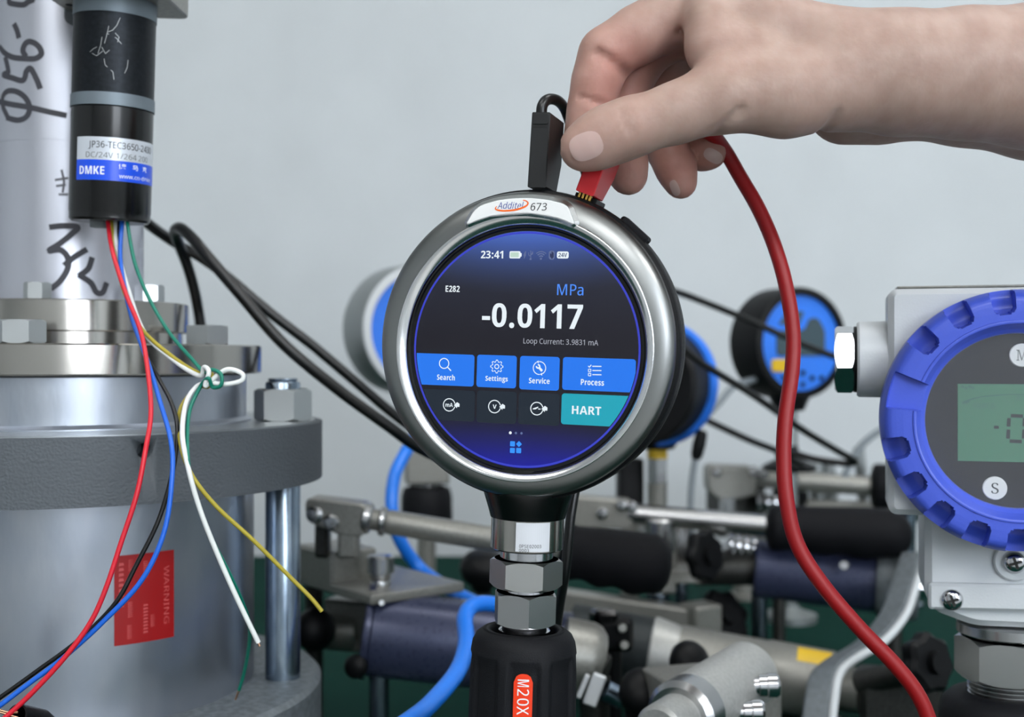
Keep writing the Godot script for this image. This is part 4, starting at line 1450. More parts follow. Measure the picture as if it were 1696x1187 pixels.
func creases(p: Vector3) -> float:
	var d := 0.0
	for f in folds:
		if absf(p.x - f[3].x) > f[4] or absf(p.y - f[3].y) > f[4]:
			continue
		var best := 1.0
		for k in f[0].size() - 1:
			var ab: Vector3 = f[0][k + 1] - f[0][k]
			var h := clampf((p - f[0][k]).dot(ab) / ab.length_squared(), 0.0, 1.0)
			best = minf(best, (p - f[0][k] - ab * h).length_squared())
		d += f[2] * exp(-best / (f[1] * f[1]))
	return d


func fold(pts: Array, width: float, depth: float) -> void:
	var q := []
	var mid := Vector3.ZERO
	for p in pts:
		q.append(at(p[0], p[1], p[2]))
		mid += q[q.size() - 1] / pts.size()
	var reach := 0.0
	for p in q:
		reach = maxf(reach, (p - mid).length())
	folds.append([q, width * 0.001, depth * 0.001, mid, reach + width * 0.003])


func hand_bones() -> void:
	# forearm and wrist
	chain(0, [[1395, 118, 0.456, 20.5], [1490, 121, 0.456, 22.5], [1600, 122, 0.460, 24.0], [1720, 127, 0.464, 27.0], [2100, 145, 0.476, 33.0]])
	chain(0, [[1420, 150, 0.484, 18.5], [1500, 143, 0.487, 20.0], [1600, 148, 0.490, 22.0], [1720, 160, 0.494, 25.0], [2030, 182, 0.50, 31.0]])
	# palm
	chain(0, [[1430, 92, 0.458, 16.0], [1280, 52, 0.460, 13.5], [1180, 26, 0.464, 11.5]])
	chain(0, [[1260, 60, 0.470, 13.0], [1150, 44, 0.483, 11.0], [1112, 60, 0.487, 9.0]])
	chain(0, [[1430, 90, 0.474, 15.0], [1280, 48, 0.479, 13.0], [1135, 12, 0.483, 10.0]])
	chain(0, [[1430, 115, 0.490, 14.5], [1290, 72, 0.495, 12.0], [1155, 38, 0.500, 9.5]])
	chain(0, [[1440, 150, 0.500, 15.0], [1310, 115, 0.508, 12.0], [1185, 78, 0.513, 9.0]])
	chain(0, [[1450, 176, 0.492, 15.0], [1400, 176, 0.494, 15.5]])
	chain(0, [[1395, 142, 0.452, 16.5], [1300, 156, 0.447, 15.0], [1215, 152, 0.445, 12.5]])
	chain(0, [[1250, 95, 0.452, 11.5], [1182, 80, 0.453, 9.5], [1178, 40, 0.456, 9.5]])
	# thumb
	chain(1, [[1235, 151, 0.446, 13.0], [1190, 161, 0.4435, 11.8], [1120, 187, 0.4425, 10.0], [1046, 210, 0.442, 9.7], [1005, 225, 0.4435, 9.3], [975, 240, 0.4445, 8.2], [962, 246, 0.4448, 7.0]])
	# index
	chain(2, [[1150, 10, 0.475, 11.0], [1108, 30, 0.475, 10.6], [1056, 58, 0.474, 10.2], [1004, 90, 0.4735, 9.5], [988, 135, 0.474, 8.3], [979, 182, 0.475, 7.9], [972, 225, 0.474, 7.4], [968, 252, 0.472, 6.6]])
	# middle
	chain(3, [[1132, 14, 0.483, 10.5], [1050, 112, 0.490, 9.0], [1022, 215, 0.490, 8.4], [1036, 268, 0.488, 7.7], [1041, 293, 0.486, 7.2]])
	# ring
	chain(4, [[1152, 40, 0.500, 10.0], [1086, 138, 0.507, 8.8], [1101, 238, 0.507, 7.8], [1120, 280, 0.504, 7.2], [1128, 304, 0.502, 6.2]])
	# little finger
	chain(5, [[1182, 78, 0.513, 9.5], [1118, 160, 0.519, 8.0], [1150, 236, 0.515, 7.6], [1164, 247, 0.512, 7.6], [1175, 249, 0.508, 7.2]])
	# folds of the skin
	fold([[1036, 124, 0.470], [1022, 110, 0.465], [1004, 96, 0.464], [990, 90, 0.464]], 2.4, 2.0)
	fold([[1014, 186, 0.470], [994, 172, 0.466], [966, 163, 0.468]], 2.0, 1.4)
	fold([[1184, 226, 0.443], [1197, 213, 0.4365], [1212, 199, 0.4335], [1226, 184, 0.4325]], 1.9, 1.8)
	fold([[1196, 226, 0.442], [1212, 214, 0.4355], [1232, 196, 0.4325]], 1.5, 1.1)
	fold([[1350, 224, 0.456], [1366, 214, 0.447], [1388, 190, 0.438]], 1.9, 1.8)
	fold([[1352, 222, 0.470], [1350, 222, 0.456]], 2.4, 1.6)
	fold([[1026, 180, 0.432], [1032, 200, 0.431], [1042, 222, 0.432]], 1.0, 0.55)
	fold([[1034, 178, 0.432], [1041, 198, 0.431], [1050, 220, 0.432]], 0.9, 0.5)
	fold([[1044, 176, 0.432], [1050, 196, 0.431], [1056, 212, 0.432]], 0.8, 0.22)
	fold([[1118, 10, 0.468], [1126, 50, 0.466], [1140, 98, 0.458]], 2.4, 1.2)


func skin_color(p: Vector3) -> Color:
	var base := Vector3(0.428, 0.308, 0.256)
	var pink := Vector3(0.52, 0.272, 0.225)
	var share := 0.0
	for q in flush:
		share += q[2] * exp(-(p - q[0]).length_squared() / (q[1] * q[1]))
	var c := base.lerp(pink, clampf(share, 0.0, 1.0))
	return Color(c.x, c.y, c.z)


var flush := []


func make_person() -> void:
	hand_bones()
	for q in [[1000, 100, 0.472, 17, 0.42], [1040, 100, 0.465, 13, 0.45], [1024, 150, 0.466, 13, 0.45], [975, 200, 0.474, 17, 0.55], [1130, 60, 0.47, 12, 0.4], [1040, 205, 0.433, 12, 0.2], [1190, 100, 0.445, 16, 0.18], [1040, 290, 0.486, 15, 0.9], [1128, 300, 0.502, 15, 0.9], [1170, 250, 0.508, 14, 0.8], [1050, 120, 0.488, 18, 0.9], [1100, 200, 0.507, 20, 0.8], [965, 250, 0.440, 11, 0.5]]:
		flush.append([at(q[0], q[1], q[2]), q[3] * 0.001, q[4]])
	var o := thing("person", "bare forearm and right hand reaching in from the side, pinching the red plug", "person", at(1700, 262, 0.47))
	var g := Geo.new()
	var xs := PackedFloat32Array()
	var x := at(925, 0, 0.43).x
	var step := 0.0014
	while x < 0.345:
		xs.append(x)
		if x > 0.155:
			step = minf(step * 1.03, 0.004)
		x += step
	field(g, xs, at(0, 430, 0.50).y, at(0, -140, 0.47).y, -0.556, -0.408, 0.0014)
	part("body", g, M.skin, o, "bare hand and forearm")
	# nails
	nail(o, [971, 242], [0.94, -0.35], 29.0, 24.0, 0.43, "thumb nail")
	nail(o, [1181, 258], [0.8, 0.45], 17.0, 11.0, 0.49, "nail of the little finger")
	nail(o, [1118, 311], [0.35, 0.9], 14.0, 7.0, 0.48, "nail of the ring finger")


# surface nets of the flesh inside a box, added to g
func field(g: Geo, xs: PackedFloat32Array, y0: float, y1: float, z0: float, z1: float, h: float) -> void:
	var lo := Vector3(xs[0], y0, z0)
	var nx := xs.size()
	var ny := ceili((y1 - y0) / h) + 1
	var nz := ceili((z1 - z0) / h) + 1
	var total := nx * ny * nz
	var sums := []
	for k in 6:
		var f := PackedFloat32Array()
		f.resize(total)
		sums.append(f)
	var margin := 0.011
	for bn in bones:
		var p0: Vector3 = bn[0]
		var p1: Vector3 = bn[2]
		var r0: float = bn[1]
		var r1: float = bn[3]
		var rm := maxf(r0, r1) + margin
		var ab := p1 - p0
		var l2 := ab.length_squared()
		var i0 := clampi(xs.bsearch(minf(p0.x, p1.x) - rm), 0, nx)
		var i1 := clampi(xs.bsearch(maxf(p0.x, p1.x) + rm), 0, nx)
		var j0 := clampi(floori((minf(p0.y, p1.y) - rm - lo.y) / h), 0, ny)
		var j1 := clampi(ceili((maxf(p0.y, p1.y) + rm - lo.y) / h), 0, ny)
		var k0 := clampi(floori((minf(p0.z, p1.z) - rm - lo.z) / h), 0, nz)
		var k1 := clampi(ceili((maxf(p0.z, p1.z) + rm - lo.z) / h), 0, nz)
		var fam: PackedFloat32Array = sums[bn[4]]
		for k in range(k0, k1):
			for j in range(j0, j1):
				var at_row := (k * ny + j) * nx
				for i in range(i0, i1):
					var q := Vector3(xs[i], lo.y + j * h, lo.z + k * h) - p0
					var u := clampf(q.dot(ab) / l2, 0.0, 1.0)
					var d := (q - ab * u).length() - (r0 + (r1 - r0) * u)
					if d < margin:
						fam[at_row + i] += exp(-maxf(d, -0.02) / BLEND)
		sums[bn[4]] = fam
	var val := PackedFloat32Array()
	val.resize(total)
	var s0: PackedFloat32Array = sums[0]
	var s1: PackedFloat32Array = sums[1]
	var s2: PackedFloat32Array = sums[2]
	var s3: PackedFloat32Array = sums[3]
	var s4: PackedFloat32Array = sums[4]
	var s5: PackedFloat32Array = sums[5]
	for q in total:
		var m := maxf(maxf(maxf(s1[q], s2[q]), maxf(s3[q], s4[q])), s5[q]) + s0[q]
		val[q] = 0.02 if m < 1e-6 else -log(m) * BLEND
	for k in nz:
		for j in ny:
			for i in nx:
				var q := (k * ny + j) * nx + i
				if absf(val[q]) < 0.004:
					val[q] += creases(Vector3(xs[i], lo.y + j * h, lo.z + k * h))
	var where := PackedInt32Array()
	where.resize(total)
	where.fill(-1)
	var step := [1, nx, nx * ny]
	var corner := [0, 1, nx, nx + 1, nx * ny, nx * ny + 1, nx * ny + nx, nx * ny + nx + 1]
	var edges := [[0, 1], [2, 3], [4, 5], [6, 7], [0, 2], [1, 3], [4, 6], [5, 7], [0, 4], [1, 5], [2, 6], [3, 7]]
	var off := [Vector3(0, 0, 0), Vector3(1, 0, 0), Vector3(0, 1, 0), Vector3(1, 1, 0), Vector3(0, 0, 1), Vector3(1, 0, 1), Vector3(0, 1, 1), Vector3(1, 1, 1)]
	for k in nz - 1:
		for j in ny - 1:
			var row := (k * ny + j) * nx
			for i in nx - 1:
				var c := row + i
				if absf(val[c]) > 0.008:
					continue
				var inside := 0
				for e in 8:
					if val[c + corner[e]] < 0.0:
						inside += 1
				if inside == 0 or inside == 8:
					continue
				var sum := Vector3.ZERO
				var cnt := 0
				for e in edges:
					var va := val[c + corner[e[0]]]
					var vb := val[c + corner[e[1]]]
					if (va < 0.0) != (vb < 0.0):
						sum += off[e[0]].lerp(off[e[1]], va / (va - vb))
						cnt += 1
				sum /= cnt
				# gradient of the field, blended over the cell
				var gx := 0.0
				var gy := 0.0
				var gz := 0.0
				for e in 4:
					var wx: float = (sum.y if e % 2 else 1.0 - sum.y) * (sum.z if e > 1 else 1.0 - sum.z)
					gx += wx * (val[c + corner[e * 2 + 1]] - val[c + corner[e * 2]])
				for e in 4:
					var q: int = [0, 1, 4, 5][e]
					var wy: float = (sum.x if e % 2 else 1.0 - sum.x) * (sum.z if e > 1 else 1.0 - sum.z)
					gy += wy * (val[c + corner[q + 2]] - val[c + corner[q]])
				for e in 4:
					var wz: float = (sum.x if e % 2 else 1.0 - sum.x) * (sum.y if e > 1 else 1.0 - sum.y)
					gz += wz * (val[c + corner[e + 4]] - val[c + corner[e]])
				var dx := xs[i + 1] - xs[i]
				var p := Vector3(xs[i] + sum.x * dx, lo.y + (j + sum.y) * h, lo.z + (k + sum.z) * h)
				where[c] = g.add(p, Vector3(gx * h / dx, gy, gz).normalized(), Vector2(p.x, p.y))
				g.c.append(skin_color(p))
	for k in range(1, nz - 1):
		for j in range(1, ny - 1):
			var row := (k * ny + j) * nx
			for i in range(1, nx - 1):
				var c := row + i
				var va := val[c]
				if absf(va) > 0.008:
					continue
				for ax in 3:
					var vb := val[c + step[ax]]
					if (va < 0.0) == (vb < 0.0):
						continue
					var u: int = step[(ax + 1) % 3]
					var w: int = step[(ax + 2) % 3]
					var q0 := where[c]
					var q1 := where[c - u]
					var q2 := where[c - u - w]
					var q3 := where[c - w]
					if q0 >= 0 and q1 >= 0 and q2 >= 0 and q3 >= 0:
						g.quad(q0, q1, q2, q3)


func nail(o: Node3D, mid: Array, along: Array, long: float, wide: float, d: float, label: String) -> void:
	var la := Vector2(along[0], along[1]).normalized()
	var lw := la.orthogonal()
	var n := 12
	var rows := []
	var norms := []
	for r in n + 1:
		var row := []
		for s in 24:
			var an := TAU * s / 24
			var c := Vector2(signf(cos(an)) * pow(absf(cos(an)), 0.75), signf(sin(an)) * pow(absf(sin(an)), 0.75)) * (float(r) / n)
			var q := Vector2(mid[0], mid[1]) + la * c.x * long + lw * c.y * wide
			var p := at(q.x, q.y, d)
			var dir := (p - Vector3(0, EYE, 0)).normalized()
			var hit := false
			for it in 80:
				var f := flesh(p)
				if f < 0.00005:
					hit = true
					break
				p += dir * minf(maxf(f * 0.8, 0.00003), 0.004)
			row.append(p if hit else rows[r - 1][s])
		rows.append(row)
	var g := Geo.new()
	for r in n + 1:
		for s in 24:
			var p: Vector3 = rows[r][s]
			var e := 0.0008
			var nn := Vector3(flesh(p + Vector3(e, 0, 0)) - flesh(p - Vector3(e, 0, 0)), flesh(p + Vector3(0, e, 0)) - flesh(p - Vector3(0, e, 0)), flesh(p + Vector3(0, 0, e)) - flesh(p - Vector3(0, 0, e))).normalized()
			var rim := 0.00045 if r < n else -0.0004
			g.add(p + nn * rim, nn)
	for r in n:
		for s in 24:
			var t := (s + 1) % 24
			g.quad(r * 24 + s, r * 24 + t, (r + 1) * 24 + t, (r + 1) * 24 + s)
	part("nail", g, M.nail, o, label)


# ---------------------------------------------------------------- the transmitter at the right
func make_transmitter() -> void:
	var axes := Basis(Vector3.UP, deg_to_rad(-15.0))
	var mid := at(1689, 698, 0.492)
	var on := func(px: float, py: float, z: float) -> Vector2: return on_plane(px, py, mid, axes, z)
	var o := thing("pressure_transmitter", "white pressure transmitter with a notched blue cover ring and green display, rightmost on the bench", "transmitter", mid)
	turned(o, axes)
	# notched cover ring
	var radii := []
	for p in [[55.0, -19.0], [55.0, -16.0], [55.0, -13.0], [55.0, -10.0], [55.0, -7.5], [54.8, -5.8], [54.2, -4.4], [53.6, -3.2], [53.0, -2.3], [52.4, -1.6], [51.8, -1.1], [51.2, -0.8], [50.6, -0.55], [50.0, -0.4], [49.3, -0.3], [48.6, -0.2], [47.9, -0.15], [47.2, -0.1], [46.5, -0.05], [45.8, 0.0], [45.1, 0.0], [44.4, 0.0], [43.7, 0.0], [43.0, 0.0], [42.4, 0.0], [42.0, 0.0], [41.8, 0.5], [41.2, 0.6], [40.6, 0.4], [40.2, -0.4], [39.4, -2.0], [38.4, -3.8], [37.2, -5.2], [36.6, -6.0], [36.4, -9.0]]:
		radii.append(Vector2(p[0], p[1]) * 0.001)
	var turns := 720
	var notches := [97.0, 117.5, 138.0, 194.0, 213.0, 232.0, 251.0, 270.0, 290.0, 310.0, 330.0, 350.0, 10.0, 30.0, 50.0, 74.0]
	var rows := []
	for k in turns:
		var deg := 360.0 * k / turns
		var row := PackedVector3Array()
		for p in radii:
			var r: float = p.x
			var z: float = p.y
			for nd in notches:
				var da := absf(fposmod(deg - nd + 180.0, 360.0) - 180.0)
				if da > 8.0:
					continue
				var across: float = deg_to_rad(da) * r
				var reach := across if r > 0.0492 else sqrt(across * across + pow(0.0492 - r, 2.0))
				if reach < 0.0047:
					z = minf(z, -0.0075 - 0.0025 * smoothstep(0.047, 0.053, r))
			if deg > 157.0 and deg < 174.5 and r < 0.0528 and r > 0.0360:
				z = minf(z, -0.0042)
			row.append(Vector3(cos(deg_to_rad(deg)) * r, sin(deg_to_rad(deg)) * r, z))
		rows.append(row)
	var g := Geo.new()
	for k in turns:
		var e := (k + 1) % turns
		for s in radii.size() - 1:
			var pts := [rows[k][s], rows[e][s], rows[e][s + 1], rows[k][s + 1]]
			var nn: Vector3 = (pts[2] - pts[0]).cross(pts[3] - pts[1]).normalized()
			var want := Vector3(pts[0].x, pts[0].y, 0).normalized() * (1.0 if s < 12 else (0.0 if s < 28 else -1.0)) + Vector3(0, 0, 0.8)
			if nn.dot(want) < 0.0:
				nn = -nn
			var first := g.v.size()
			for q in pts:
				g.add(q, nn)
			g.quad(first, first + 1, first + 2, first + 3)
	part("cover_ring", g, M.cover_blue, o, "blue notched screw cover")
	# dial and display
	var dz := -0.0075
	var dial := part("dial", Geo.new().lathe([Vector2(0.0366, -0.009), Vector2(0.0366, dz), Vector2(0, dz)], 96, Transform3D(ZUP, Vector3.ZERO)), M.dial_dark, o, "dark dial")
	var a: Vector2 = on.call(1586, 635.5, dz)
	var b: Vector2 = on.call(1586, 763.0, dz)
	var w := 0.050
	part("display", Geo.new().extrude(PackedVector2Array([Vector2(a.x, b.y), Vector2(a.x + w, b.y), Vector2(a.x + w, a.y), Vector2(a.x, a.y)]), dz - 0.001, dz + 0.0004, 0.0001), M.lcd_green, dial, "green display")
	var up := func(q: Vector2) -> Array: return [Vector3(q.x, q.y, dz + 0.00055), Vector3(0, 0, 1)]
	var sc := FOCAL / 0.50
	var lz := dz + 0.00055
	g = Geo.new()
	g.print_line(PackedVector2Array([on.call(1646, 707, dz), on.call(1654, 707.4, dz)]), 5.0 / sc, lz)
	for q in [[[1674, 688], [1694, 689]], [[1671, 692], [1670, 706]], [[1670, 711], [1669, 726]], [[1672, 730], [1692, 731]], [[1697, 692], [1696, 706]], [[1696, 711], [1695, 726]], [[1712, 731], [1712.5, 731]], [[1730, 689], [1750, 690]], [[1727, 693], [1726, 706]], [[1726, 711], [1725, 726]], [[1728, 731], [1748, 732]], [[1753, 693], [1752, 706]], [[1752, 711], [1751, 726]]]:
		g.print_line(PackedVector2Array([on.call(q[0][0], q[0][1], dz), on.call(q[1][0], q[1][1], dz)]), 5.8 / sc, lz)
	part("display_digits", g, M.lcd_dark, dial, "dark display digits")
	part("lettering", letters("cuara", "Droid Sans Mono", on.call(1629, 671.5, dz), 31.0 / sc, 8.0 / sc, up), M.lcd_faint, dial)
	g = Geo.new()
	var arc := []
	for q in [[1592, 667], [1604, 661.5], [1624, 657], [1650, 654], [1680, 653], [1720, 654]]:
		arc.append(on.call(q[0], q[1], dz))
	g.print_line(curve2(arc, 5), 1.4 / sc, lz)
	g.print_line(PackedVector2Array([on.call(1594, 667, dz), on.call(1606, 664, dz)]), 5.0 / sc, lz + 0.00002)
	g.print_line(PackedVector2Array([on.call(1683, 663, dz), on.call(1686, 655, dz), on.call(1690, 663, dz)]), 1.2 / sc, lz + 0.00002)
	for q in [[1594, 640], [1600, 642.5], [1606, 640], [1611, 642]]:
		g.print_poly(disc(2.6 / sc, on.call(q[0], q[1], dz), 10), lz + 0.00003)
	part("display_marks", g, M.lcd_faint, dial)
	for q in [["S", 1647.5, 808.0], ["M", 1692.0, 588.0]]:
		var c: Vector2 = on.call(q[1], q[2], dz)
		var bt := part("button", Geo.new().lathe([Vector2(0.0049, dz), Vector2(0.0049, dz + 0.0004), Vector2(0.0046, dz + 0.0007), Vector2(0, dz + 0.0007)], 40, Transform3D(ZUP, Vector3(c.x, c.y, 0))), M.white_plastic, dial, "round white button %s" % q[0])
		var up2 := func(p: Vector2) -> Array: return [Vector3(p.x, p.y, dz + 0.0008), Vector3(0, 0, 1)]
		part("lettering", letters(q[0], "Droid Serif", c, (11.5 if q[0] == "S" else 17.0) / sc, 18.0 / sc, up2), M.print_grey if q[0] == "M" else M.lcd_dark, dial)
	var pane := paint("cover_glass", Color(1, 1, 1, 0.05), 0.04)
	pane.transparency = BaseMaterial3D.TRANSPARENCY_ALPHA
	part("glass", Geo.new().print_poly(disc(0.0372, Vector2.ZERO, 64), -0.0056), pane, o, "clear round glass")
	# housing
	var xl: float = on.call(1468, 600, -0.034).x
	var yt: float = on.call(1600, 477, -0.020).y
	var yb: float = on.call(1600, 850, -0.03).y
	var xr: float = -xl + 0.004
	part("housing", Geo.new().extrude(rounded(xr - xl, yt - yb, 0.004, Vector2((xl + xr) / 2, (yt + yb) / 2), 6), -0.046, -0.0165, 0.0026), M.housing_white, o, "white painted housing")
	part("housing_back", Geo.new().extrude(rounded(xr - xl - 0.02, yt - yb - 0.004, 0.010, Vector2((xl + xr) / 2 + 0.002, (yt + yb) / 2 - 0.002), 6), -0.085, -0.045, 0.004), M.housing_white, o)
	part("top_plate", Geo.new().extrude(PackedVector2Array([Vector2(xl + 0.004, yt + 0.0003), Vector2(xr - 0.004, yt + 0.0003), Vector2(xr - 0.004, yt + 0.0012), Vector2(xl + 0.004, yt + 0.0012)]), -0.045, -0.0195, 0.0002), M.steel_dull, o, "thin steel plate on top")
	var lower := []
	for q in [[1531, 780], [1531, 983], [1548, 1010], [1612, 1034], [1740, 1040], [1800, 1014], [1822, 985], [1822, 780]]:
		lower.append(on.call(q[0], q[1], -0.034))
	part("lower_housing", Geo.new().extrude(soften(lower, 0.004, 4), -0.075, -0.030, 0.003), M.housing_white, o, "narrower lower part of the housing")
	var fr := []
	for q in [[1538, 966], [1538, 1009], [1830, 1016], [1830, 972]]:
		fr.append(on.call(q[0], q[1], -0.026))
	part("front_step", Geo.new().extrude(soften(fr, 0.0014, 3), -0.034, -0.026, 0.0012), M.housing_white, o)
	for q in [[1577, 993, -0.0258, 0.0047], [1681, 931, -0.0268, 0.0048]]:
		var c: Vector2 = on.call(q[0], q[1], q[2])
		var r: float = q[3]
		if q[1] < 950:
			part("screw_boss", Geo.new().lathe([Vector2(0.0085, -0.034), Vector2(0.0085, -0.0285), Vector2(0.0078, -0.0278), Vector2(0, -0.0278)], 40, Transform3D(ZUP, Vector3(c.x, c.y, 0))), M.housing_white, o)
		var sw := part("screw", Geo.new().lathe([Vector2(r * 0.97, q[2] - 0.0012), Vector2(r, q[2]), Vector2(r * 0.92, q[2] + 0.0009), Vector2(r * 0.7, q[2] + 0.0018), Vector2(r * 0.42, q[2] + 0.0023), Vector2(0, q[2] + 0.0024)], 40, Transform3D(ZUP, Vector3(c.x, c.y, 0)), 60.0), M.chrome, o, "round headed cross screw")
		for an in [0.35, 0.35 + PI / 2]:
			part("slot", Geo.new().extrude(rounded(r * 1.15, r * 0.26, r * 0.1), 0.0018, 0.00246, 0.00003, Transform3D(Basis(Vector3.BACK, an), Vector3(c.x, c.y, q[2]))), M.steel_dark, sw)
	# boss and hexagon plug at the side
	var yc: float = on.call(1420, 595, -0.04).y
	var zc := -0.036
	var side := Basis(Vector3(0, 1, 0), Vector3(-1, 0, 0), Vector3(0, 0, 1))
	var bs := Transform3D(side, Vector3(xl, yc, zc))
	part("side_boss", Geo.new().lathe([Vector2(0, -0.004), Vector2(0.0172, -0.004), Vector2(0.0172, 0.0118), Vector2(0.0164, 0.0128), Vector2(0, 0.0128)], 64, bs), M.housing_white, o, "white round boss")
	part("plug_gasket", Geo.new().lathe([Vector2(0, 0.0126), Vector2(0.0150, 0.0126), Vector2(0.0150, 0.0142), Vector2(0, 0.0142)], 48, bs), M.black_matt, o)
	part("hexagon_plug", Geo.new().hexagon(0.0274, 0.0086, Transform3D(side, Vector3(xl - 0.0182, yc, zc)), deg_to_rad(73.4)), M.chrome, o, "shiny hexagon plug")
	# thread, hexagon and connector below
	var sx: float = on.call(1671, 1080, -0.045).x
	var sy := func(py: float) -> float: return on.call(1671, py, -0.045).y
	var ax := Transform3D(Basis(), Vector3(sx, 0, -0.05))
	var y0: float = sy.call(1052)
	part("steel_collar", Geo.new().lathe([Vector2(0, y0), Vector2(0.0212, y0), Vector2(0.0218, y0 + 0.0006), Vector2(0.0218, y0 + 0.0046), Vector2(0.0205, y0 + 0.0052), Vector2(0, y0 + 0.0052)], 64, ax), M.steel, o)
	var yh: float = sy.call(1092)
	part("hexagon_fitting", Geo.new().hexagon(0.0392, 0.0186, Transform3D(Basis(), Vector3(sx, yh, -0.05)), deg_to_rad(90 + 8.0)), M.steel_brushed, o, "large steel hexagon fitting")
	g = Geo.new()
	var yth: float = sy.call(1170)
	for k in 6:
		var yk := yth + k * 0.0019
		g.lathe([Vector2(0.0158, yk), Vector2(0.0171, yk + 0.0007), Vector2(0.0171, yk + 0.0011), Vector2(0.0158, yk + 0.0019)], 64, ax, 10.0)
	g.lathe([Vector2(0.0, yth), Vector2(0.0158, yth), Vector2(0.0158, yh), Vector2(0, yh)], 48, ax)
	part("threaded_neck", g, M.steel, o, "steel thread")
	var base := mid + axes * Vector3(sx, 0, -0.05)
	base.y = TABLE
	var c2 := thing("quick_connector", "black round hand-tight connector under the white transmitter, in the lower right corner", "connector", base)
	var top := mid.y + (sy.call(1150) as float) - TABLE
	var prof := []
	for p in [[16.9, -14.0], [16.9, -1.0], [17.6, 0.0], [20.0, 0.0], [24.5, -1.4], [28.0, -4.6], [29.4, -9.0], [29.8, -16.0], [29.8, -60.0], [27.0, -66.0], [16.9, -66.0]]:
		prof.append(Vector2(p[0] * 0.001, top + p[1] * 0.001))
	part("sleeve", Geo.new().lathe(prof, 96, upright(base)), M.rubber, c2, "black rubber sleeve")
	part("foot", Geo.new().lathe([Vector2(0, 0), Vector2(0.036, 0), Vector2(0.036, 0.016), Vector2(0.020, 0.02), Vector2(0.0155, top - 0.060), Vector2(0, top - 0.060)], 48, upright(base)), M.steel_dull, c2)


# ---------------------------------------------------------------- hand pumps and gauges behind
# a foam grip with finger hollows underneath
func grip(a: Vector3, b: Vector3, r: float, m: Material, o: Node3D) -> void:
	var rows := []
	var axis := (b - a).normalized()
	var down := (Vector3.DOWN - axis * axis.dot(Vector3.DOWN)).normalized()
	var side := axis.cross(down)
	var n := 40
	for k in n + 1:
		var t := float(k) / n
		var swell := r * (0.90 + 0.14 * smoothstep(0.0, 0.8, t))
		swell *= sqrt(maxf(0.0, 1.0 - pow(clampf((0.05 - t) / 0.055, 0.0, 1.0), 2.0))) if t < 0.05 else 1.0
		swell *= sqrt(maxf(0.0, 1.0 - pow(clampf((t - 0.78) / 0.2201, 0.0, 1.0), 2.4)))
		var row := PackedVector3Array()
		for s in 36:
			var an := TAU * s / 36
			var under := pow(maxf(0.0, cos(an)), 2.0)
			var rr := swell * (1.0 + 0.07 * under * sin(t * 21.0))
			row.append(a.lerp(b, t) + (down * cos(an) + side * sin(an)) * maxf(rr, 0.00005))
		rows.append(row)
	part("lever_grip", Geo.new().skin(rows), m, o, "black foam grip")


func rod_between(called: String, a: Vector3, b: Vector3, prof: Array, m: Material, o: Node3D, label := "", sharp := 32.0) -> MeshInstance3D:
	return part(called, Geo.new().rod(a, b, prof, 40, sharp), m, o, label)


func pipe(r: float, l: float, e := 0.001) -> Array:
	return [Vector2(0, 0), Vector2(r - e, 0), Vector2(r, e), Vector2(r, l - e), Vector2(r - e, l), Vector2(0, l)]


# a plate or block with its middle, its size along x (across), y and z, turned about the vertical
func block(called: String, mid: Vector3, w: float, h: float, deep: float, turn: float, m: Material, o: Node3D, label := "", r := 0.002) -> MeshInstance3D:
	return part(called, cube(mid, w, h, deep, minf(r, minf(w, minf(h, deep)) * 0.3), Basis(Vector3.UP, turn)), m, o, label)


func knob(called: String, mid: Vector3, axis: Vector3, r: float, o: Node3D, label := "") -> void:
	part(called, Geo.new().rod(mid - axis.normalized() * r * 0.8, mid, [Vector2(0, 0), Vector2(r * 0.45, 0), Vector2(r * 0.5, r * 0.25), Vector2(r * 0.86, r * 0.45), Vector2(r, r * 0.85), Vector2(r * 0.96, r * 1.2), Vector2(r * 0.7, r * 1.5), Vector2(r * 0.3, r * 1.62), Vector2(0, r * 1.64)], 32, 40.0), M.black_matt, o, label)


func star_knob(called: String, mid: Vector3, axis: Vector3, r: float, thick: float, o: Node3D, label := "") -> void:
	var poly := PackedVector2Array()
	for k in 96:
		var an := TAU * k / 96
		poly.append(Vector2.from_angle(an) * r * (0.93 + 0.07 * cos(an * 7.0)))
	var y := axis.normalized()
	var bb := Geo.facing(y)
	var g := Geo.new().extrude(poly, -thick / 2, thick / 2, thick * 0.22, Transform3D(Basis(bb.x, -bb.z, bb.y), mid), 60.0)
	g.lathe([Vector2(0, -thick * 0.2), Vector2(r * 0.38, -thick * 0.2), Vector2(r * 0.36, thick * 0.9), Vector2(0, thick * 0.9)], 32, Transform3D(bb, mid))
	part(called, g, M.black_matt, o, label)


func leg_to_bench(called: String, top: Vector3, r: float, o: Node3D, m: Material) -> void:
	var base := Vector3(top.x, TABLE, top.z)
	part(called, Geo.new().lathe([Vector2(0, 0), Vector2(r * 1.8, 0), Vector2(r * 1.8, 0.004), Vector2(r, 0.006), Vector2(r, top.y - TABLE), Vector2(0, top.y - TABLE)], 24, upright(base)), m, o)


